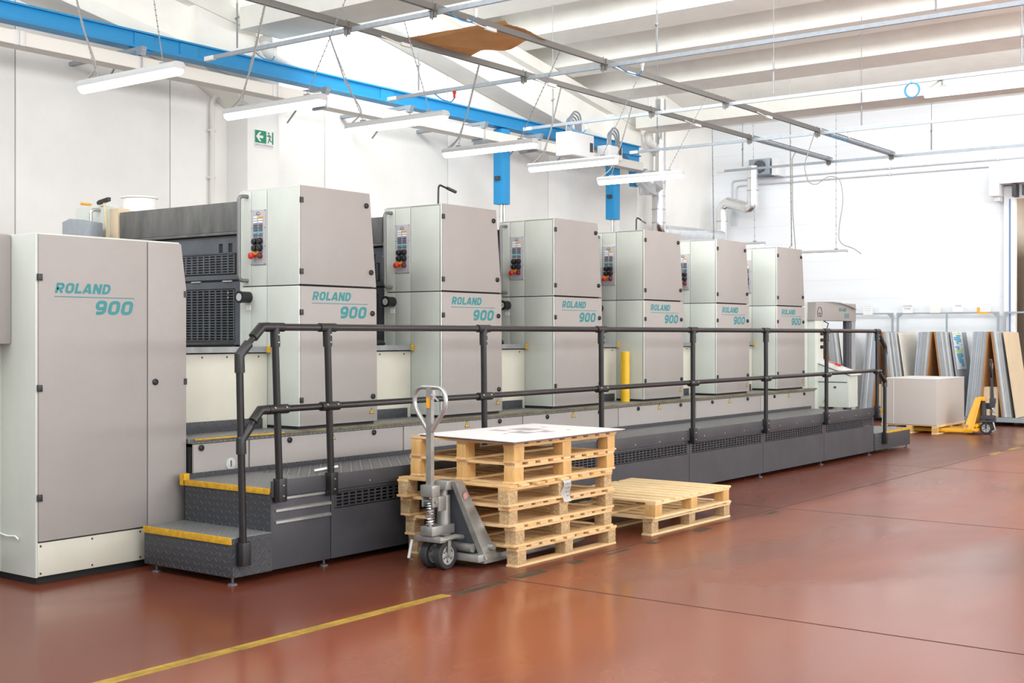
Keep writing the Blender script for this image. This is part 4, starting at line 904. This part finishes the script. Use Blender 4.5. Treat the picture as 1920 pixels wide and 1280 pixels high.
def pallet_truck(lab, body, dark, fork_l, hz, lean, loop):
    t = thing('pallet_truck', (0, 0, 0), lab, 'pallet truck')
    r = .098
    for y in (-.062, .062): wheel(t, y, r, .058, 'hub')
    # yoke over the wheels
    mb = MB(); mb.tube([(-.11, -.105, .212), (.05, -.105, .222), (.14, -.10, .205)], .018, 10); mb.tube([(-.11, .105, .212), (.14, .105, .205)], .018, 10); mb.box(-.12, -.06, -.12, .12, .195, .232, .006); mb.tube([(0, -.11, r), (0, .11, r)], .014, 8); mb.box(-.015, .015, -.1, -.092, r, .22); mb.box(-.015, .015, .092, .1, r, .22); mb.build('steering_yoke', 'jackgrey' if body != 'jackyellow' else dark, t)
    mb = MB(); mb.tube([(-.12, .135, .20), (-.15, .14, .08), (-.10, .15, .05)], .012, 8); mb.build('foot_lever', 'steel', t)
    # pump
    mb = MB(); mb.box(-.13, .11, -.055, .055, .235, .30, .008); mb.tube([(.055, 0, .22), (.055, 0, .30)], .05, 16); mb.build('pump_block', dark, t)
    mb = MB(); mb.tube([(.055, 0, .30), (.055, 0, .50)], .046, 20); mb.tube([(.055, 0, .50), (.055, 0, .55)], .03, 16); mb.build('pump_cylinder', body if body != 'jackyellow' else dark, t)
    mb = MB(); mb.tube([(-.088, 0, .30), (-.088, 0, .47)], .013, 10); mb.build('piston', 'steel', t)
    mb = MB(); mb.tube([(-.088 + .027 * math.cos(a), .027 * math.sin(a), .305 + .16 * a / (2 * math.pi * 9)) for a in [2 * math.pi * 9 * k / 170 for k in range(171)]], .0055, 6); mb.build('spring', 'chrome', t)
    mb = MB(); mb.box(-.12, -.05, -.05, -.036, .43, .56, .004); mb.box(-.12, -.05, .036, .05, .43, .56, .004); mb.box(-.13, -.045, -.055, .055, .50, .58, .008); mb.tube([(-.088, -.06, .47), (-.088, .06, .47)], .014, 10); mb.box(-.06, .02, -.054, -.040, .40, .50, .004); mb.build('handle_bracket', dark if body == 'jackyellow' else 'jackgrey', t)
    # frame: top bracket, back plate and two sloping cheeks down to the forks
    mb = MB(); mb.prism([(.01, .535), (.13, .535), (.15, .565), (.13, .60), (.03, .60)], 1, -.055, .055, .006); mb.build('top_bracket', body, t)
    mb = MB(); mb.hexa([(.19, -.23, .07), (.21, -.23, .07), (.21, .23, .07), (.19, .23, .07)], [(.10, -.065, .575), (.12, -.065, .575), (.12, .065, .575), (.10, .065, .575)]); mb.build('back_plate', body if body == 'jackyellow' else 'slate', t)
    for s in (-1, 1):
        mb = MB(); mb.hexa([(.18, s * .265, .065), (.32, s * .275, .065), (.32, s * .255, .065), (.18, s * .245, .065)], [(.08, s * .075, .59), (.165, s * .08, .59), (.165, s * .06, .59), (.08, s * .055, .59)])
        mb.hexa([(.165, s * .235, .065), (.185, s * .235, .065), (.185, s * .285, .065), (.165, s * .285, .065)], [(.068, s * .05, .59), (.085, s * .05, .59), (.085, s * .09, .59), (.068, s * .09, .59)])
        ck = mb.build('cheek', body, t)
        mb = MB(); mb.lathe([(.022, -.03), (.02, .03)], (.26, s * .255, .14), 'y', 14); mb.build('pivot', 'steel', ck)
        if s < 0:
            mb = MB(); mb.lathe([(.024, -.006), (.024, 0)], (.145, -.118, .49), 'y', 18); mb.build('badge', 'inkred' if body != 'jackyellow' else 'ink', ck)
        y = s * .19
        mb = MB(); mb.prism([(.18, .03), (fork_l - .08, .03), (fork_l, .045), (fork_l, .075), (fork_l - .05, .088), (.18, .088)], 1, y - .07, y + .07, .004); fk = mb.build('fork', body, t)
        mb = MB(); mb.lathe([(.03, -.035), (.03, .035)], (fork_l - .16, y, .031), 'y', 14); mb.build('load_roller', 'white', fk)
    mb = MB(); mb.box(.10, .30, -.272, .272, .05, .10, .006); mb.tube([(.13, -.2, .14), (.13, .2, .14)], .03, 14); mb.build('cross_bar', body if body == 'jackyellow' else 'jackgrey', t)
    # drawbar and loop handle
    hx = -.088; tx = hx - lean
    mb = MB(); mb.hexa([(hx - .018, -.022, .56), (hx + .018, -.022, .56), (hx + .018, .022, .56), (hx - .018, .022, .56)], [(tx - .016, -.022, hz - .005), (tx + .016, -.022, hz - .005), (tx + .016, .022, hz - .005), (tx - .016, .022, hz - .005)]); db = mb.build('drawbar', dark if body == 'jackyellow' else 'jackgrey', t)
    k = lambda z: hx - lean * (z - .56) / (hz - .56)
    w_, h_ = loop
    pts = [(k(hz - h_), -.015, hz - h_ - .02), (k(hz - .12), -w_ / 2, hz - .12), (k(hz), -w_ / 2 + .03, hz), (k(hz), w_ / 2 - .03, hz), (k(hz - .12), w_ / 2, hz - .12), (k(hz - h_), .015, hz - h_ - .02)]
    mb = MB(); mb.tube(pts, .016, 14, rnd=.085); mb.build('loop_handle', 'rail' if body == 'jackyellow' else 'steel', t)
    mb = MB(); mb.tube([(k(hz - .06) - .01, -.02, hz - .05), (k(hz - .06) - .02, -.05, hz - .06), (k(hz - .09) - .02, -.09, hz - .09)], .007, 8); mb.box(k(hz - .06) - .014, k(hz - .06) + .014, -.035, -.02, hz - .08, hz - .02); mb.build('release_lever', 'steel', t)
    mb = MB(); zz = hz - .10; mb.box(k(zz) - .0235, k(zz) - .0165, -.012, .014, zz - .04, zz + .03); mb.build('warning_sticker', 'inkred' if body == 'jackyellow' else 'amber', t)
    return t
jg = pallet_truck('grey metal hand pallet truck with its forks under the tall pallet stack', 'jackgrey', 'jackgrey', 1.42, 1.245, .0, (.30, .28)); put(jg, 6.605, 5.60, 0, 0)
jy = pallet_truck('yellow hand pallet truck with black handle, forks under the stacked board', 'jackyellow', 'ink', 1.40, 1.20, -.03, (.20, .26)); put(jy, 20.9, 6.10, 0, 96)

# ================================================================== board stack on its pallet
p = make_pallet('low pallet carrying the grey board block near the yellow pallet truck', None, 1.42, .92, True, True, 9); put(p, 21.03, 7.17, 0)
sb = thing('board_block', (21.0, 7.17, H), 'big square block of stacked grey board beside the yellow pallet truck', 'paper stack')
mb = MB(); mb.box(20.30, 21.73, 6.72, 7.62, H, .885, .004); mb.build('ream', 'ream', sb)
mb = MB(); mb.box(20.295, 21.735, 6.715, 7.625, .885, .893, .002); mb.build('top_sheet', 'boardwhite', sb)
mb = MB(); mb.tube([(20.298, 7.42, H), (20.298, 7.42, .893)], .004, 5); mb.build('strap', 'boardwhite', sb)
# yellow tube post standing on the deck
bp_ = thing('yellow_post', (11.93, 7.40, .862), 'yellow tube standing upright on the deck beside the fourth printing unit', 'post')
mb = MB(); mb.tube([(11.93, 7.40, .862), (11.93, 7.40, 1.415)], .05, 20); mb.build('tube', mat('yellow_post', (.75, .45, .01), .45, noise=.1, nscale=6), bp_)
mb = MB(); mb.tube([(11.93, 7.40, 1.416), (11.93, 7.40, 1.42)], .04, 16); mb.build('end_cap', 'boardbeige', bp_)

# ================================================================== rack of upright boards before the far wall
XRK = 23.86
fr = [(10.22, 8.735, 'behind the console', None), (8.665, 6.755, 'behind the board block, with four cards on top', 7.71), (6.67, 4.9, 'at the right edge, in front of the door', None)]
for y1, y0, l, mid in fr:
    t = thing('board_rack', (XRK, (y0 + y1) / 2, 0), 'grey steel frame of the board rack ' + l, 'rack', 'frames of the board rack')
    mb = MB(); mb.box(XRK, XRK + .03, y0, y1, 2.0, 2.03); mb.build('top_rail', 'rackgrey', t)
    for y in (y0, y1 - .035):
        mb = MB(); mb.box(XRK, XRK + .035, y, y + .035, 0, 2.0); mb.build('upright', 'rackgrey', t)
        s = 1 if y == y0 else -1; yc = y + .017
        mb = MB(); mb.prism([(yc, 2.0), (yc + s * .1, 2.0), (yc, 1.9)], 0, XRK + .01, XRK + .02); mb.build('gusset', 'rackgrey', t)
    if mid:
        mb = MB(); mb.box(XRK, XRK + .03, mid - .015, mid + .015, .1, 2.0); mb.build('upright', 'rackgrey', t)
    mb = MB(); mb.box(22.85, 22.9, y0, y1, .07, .15); mb.box(23.9, 23.95, y0, y1, .07, .15); mb.box(22.85, 23.95, y0, y0 + .05, .07, .15); mb.box(22.85, 23.95, y1 - .05, y1, .07, .15); mb.box(22.9, 23.9, y0 + .05, y1 - .05, .12, .14); mb.build('base_tray', 'rackgrey', t)
    for y in (y0 + .1, y1 - .1):
        mb = MB(); mb.lathe([(.035, -.02), (.035, .02)], (22.95, y, .035), 'y', 12); mb.build('castor', 'ink', t)
APEX = ((9.75, 'far left, seen through the feeder gate'), (8.63, 'behind the walkway end post'), (7.66, 'behind the board block'), (6.655, 'behind the yellow pallet truck'))
brnd = random.Random(11)
def board(ytop, ybot, th, m_, lab, grp, h=1.51, x0=22.92, x1=23.74, z0=.152):
    mb = MB(); mb.hexa([(x0, ybot, z0), (x1, ybot, z0), (x1, ybot + th, z0), (x0, ybot + th, z0)], [(x0, ytop, z0 + h), (x1, ytop, z0 + h), (x1, ytop + th, z0 + h), (x0, ytop + th, z0 + h)])
    return tag(mb.build('upright_board', m_, smooth=False), lab, 'board', grp)
for ai, (ya, where) in enumerate(APEX):
    y = ya + .01; L = 'board of the rack leaning right, ' + where
    board(y, y + .14, .022, 'boardbrown', 'brown innermost ' + L, None); y += .026
    n = 7 if ai != 3 else 8
    for k in range(n):
        th = brnd.choice((.028, .034, .04)); dx = brnd.uniform(0, .03)
        if y + th > ya + .30: break
        board(y, y + .14, th, brnd.choice(('boardblue', 'boardgrey', 'boardblue', 'boardlight')), 'grey ' + L, 'grey boards leaning right, ' + where, 1.505 + brnd.uniform(-.006, .006), 22.92 + dx); y += th + .003
    y = ya - .045; L = 'board of the rack leaning left, ' + where
    board(y, y - .19, .02, 'boardbrown', 'brown innermost ' + L, None)
    last = ('boardwhite', 'boardcream', 'boardgrey', 'boardbeige')[ai]
    for k in range(8):
        th = brnd.choice((.028, .034, .04)); dx = brnd.uniform(0, .03)
        y -= th + .003
        if y < ya - (.30 if ai != 3 else .2): break
        board(y, y - .19, th, brnd.choice(('boardlight', 'boardgrey', 'boardgrey')), 'grey ' + L, 'grey boards leaning left, ' + where, 1.505 + brnd.uniform(-.006, .006), 22.92 + dx)
    y -= .02
    board(y, y - .215, .018, last, ('white', 'cream', 'flat grey', 'wide beige')[ai] + ' outermost ' + L, None, 1.5, 22.9, 23.80); yl = y
    if ai in (1, 3):
        for k, yy in enumerate((ya + .06, ya - .09)):
            mb = MB(); mb.box(22.98, 23.2, yy - .05, yy + .05, .15, .68); tag(mb.build('offcut_board', 'boardbeige'), 'short beige piece in the gap between leaning boards ' + where + (', left one' if k == 0 else ', right one'), 'board')
    def facept(f, g, d): return None
    if ai == 2:   # printed sheet hanging on the outermost board
        sl_ = .215 / 1.5
        po = thing('printed_poster', (23.2, yl - .01, 1.0), 'white sheet with blue and green printed blocks hanging on the board rack', 'poster')
        def on(zz): return yl - sl_ * (1.652 - zz) - .006
        def patch(mb, xa, xb, za, zb, d): mb.hexa([(xa, on(za) - d, za), (xb, on(za) - d, za), (xb, on(za) - d - .002, za), (xa, on(za) - d - .002, za)], [(xa, on(zb) - d, zb), (xb, on(zb) - d, zb), (xb, on(zb) - d - .002, zb), (xa, on(zb) - d - .002, zb)])
        mb = MB(); patch(mb, 22.96, 23.5, .98, 1.655, 0); mb.build('sheet', 'paperwhite', po)
        mb = MB(); pr = random.Random(2)
        for k in range(17):
            zz = 1.60 - k * .034
            if 8 <= k <= 9: continue
            lo = 23.0 if k < 8 else 23.02 + .02 * (k - 9); hi = 23.42 if k < 12 else 23.40
            a = lo
            while a < hi - .03:
                b_ = min(hi, a + pr.uniform(.07, .16))
                if pr.random() < .78: patch(mb, a, b_ - .012, zz - .026, zz, .003)
                a = b_
        mb.build('blue_print', 'cyan', po)
        mb = MB(); patch(mb, 23.02, 23.16, 1.62, 1.64, .003); patch(mb, 23.24, 23.38, 1.62, 1.645, .003); patch(mb, 23.02, 23.40, 1.30, 1.325, .003); patch(mb, 23.06, 23.36, 1.265, 1.285, .003); mb.build('green_print', 'lime', po)
cards = [(9.23, 2.02, 2.21, 'blank looking card on the left rack frame, beside the feeder gate', ''), (8.445, 2.04, 2.21, 'card with dark capital lettering on the rack frame', 'LAVORAZIONI\nESTERNE'), (7.92, 2.04, 2.20, 'plain white card in the middle of the rack frame', None), (7.49, 2.05, 2.20, 'grey card with one dark word on the rack frame', 'VARIE'), (6.99, 2.05, 2.21, 'white card with faint lines above a strip of yellow tape', '')]
for y, z0, z1, l, tx in cards:
    t = thing('rack_card', (XRK - .02, y, z0), l + '', 'card', 'cards on the board rack')
    mb = MB(); mb.box(XRK - .012, XRK - .006, y - .098, y + .098, z0 - .02, z1); mb.build('card', 'boardwhite' if tx is None else 'cabinetwhite', t)
    if tx:
        for i, ln in enumerate(tx.split('\n')):
            wd = .085 if i == 0 and len(ln) > 6 else .06
            lettering(ln, (y + wd, y - wd, z1 - .07 - i * .05, z1 - .035 - i * .05), 'x', XRK - .0125, 'inkgrey', t, shear=0)
    elif tx == '':
        mb = MB()
        for i in range(3): mb.box(XRK - .0135, XRK - .012, y - .06, y + .075, z1 - .055 - i * .04, z1 - .047 - i * .04)
        mb.build('faint_line', 'boardlight', t)
mb = MB(); mb.box(XRK - .02, XRK - .004, 7.09, 7.14, 2.03, 2.11); mb.box(XRK - .02, XRK - .004, 6.93, 7.135, 1.995, 2.03); tag(mb.build('tape_strip', 'amber'), 'yellow tape wrapped on the rack rail under a card', 'tape')

# ================================================================== things lying on the press
bk = thing('bucket', (7.18, 9.68, 2.702), 'white plastic bucket with a label standing on the first unit', 'bucket')
mb = MB(); mb.lathe([(.0001, 0), (.135, 0), (.155, .145), (.168, .15), (.168, .162), (.152, .162), (.15, .02), (.0001, .02)], (7.18, 9.68, 2.702), 'z', 28); mb.build('pail', 'bucket', bk)
mb = MB()
pts = [(7.18 + .149 * math.cos(a), 9.68 + .149 * math.sin(a)) for a in [R(195 + 8 * k) for k in range(9)]]
pin = [(7.18 + .139 * math.cos(a), 9.68 + .139 * math.sin(a)) for a in [R(195 + 8 * k) for k in range(9)]]
mb.prism(pts + pin[::-1], 2, 2.73, 2.82); mb.build('label', 'paperwhite', bk)
hm = thing('hammer', (6.86, 9.72, 2.55), 'black headed hammer leaning on the drive side frame of the first unit', 'hammer')
mb = MB(); mb.prism([(9.82, 2.775), (9.66, 2.80), (9.66, 2.835), (9.80, 2.815), (9.83, 2.80)], 0, 6.825, 6.86, .004); mb.build('head', 'black', hm)
mb = MB(); mb.tube([(6.842, 9.735, 2.79), (6.85, 9.70, 2.46), (6.85, 9.69, 2.0), (6.85, 9.68, 1.49)], .011, 8); mb.build('shaft', 'handlewood', hm)
mb = MB(); mb.box(6.95, 7.35, 9.82, 10.05, 2.772, 2.782); tag(mb.build('white_cloth', 'paperwhite'), 'folded white cloth lying on the drive side frame', 'cloth')
mb = MB(); mb.tube([(6.88, 10.14, 2.81), (6.90, 10.02, 2.795)], .012, 8); tag(mb.build('scraper', 'amber'), 'small orange handled scraper on the white cloth', 'tool')
for x, y, l, dx in ((9.78, 8.3, 'black crank handle standing on the second unit', .25), (14.05, 8.55, 'crank handle with metal grip standing on the fourth unit', .2)):
    t = thing('crank_handle', (x, y, 2.68), l, 'crank'); 
    mb = MB(); mb.tube([(x, y, 2.68), (x + .01, y, 3.10), (x + .03, y, 3.13), (x + dx * .55, y - .02, 3.10)], .010, 8, rnd=.02); mb.build('rod', 'black', t)
    mb = MB(); mb.tube([(x + dx * .5, y - .02, 3.105), (x + dx, y - .03, 3.075)], .017, 10); mb.build('grip', 'ink' if dx > .22 else 'steel', t)
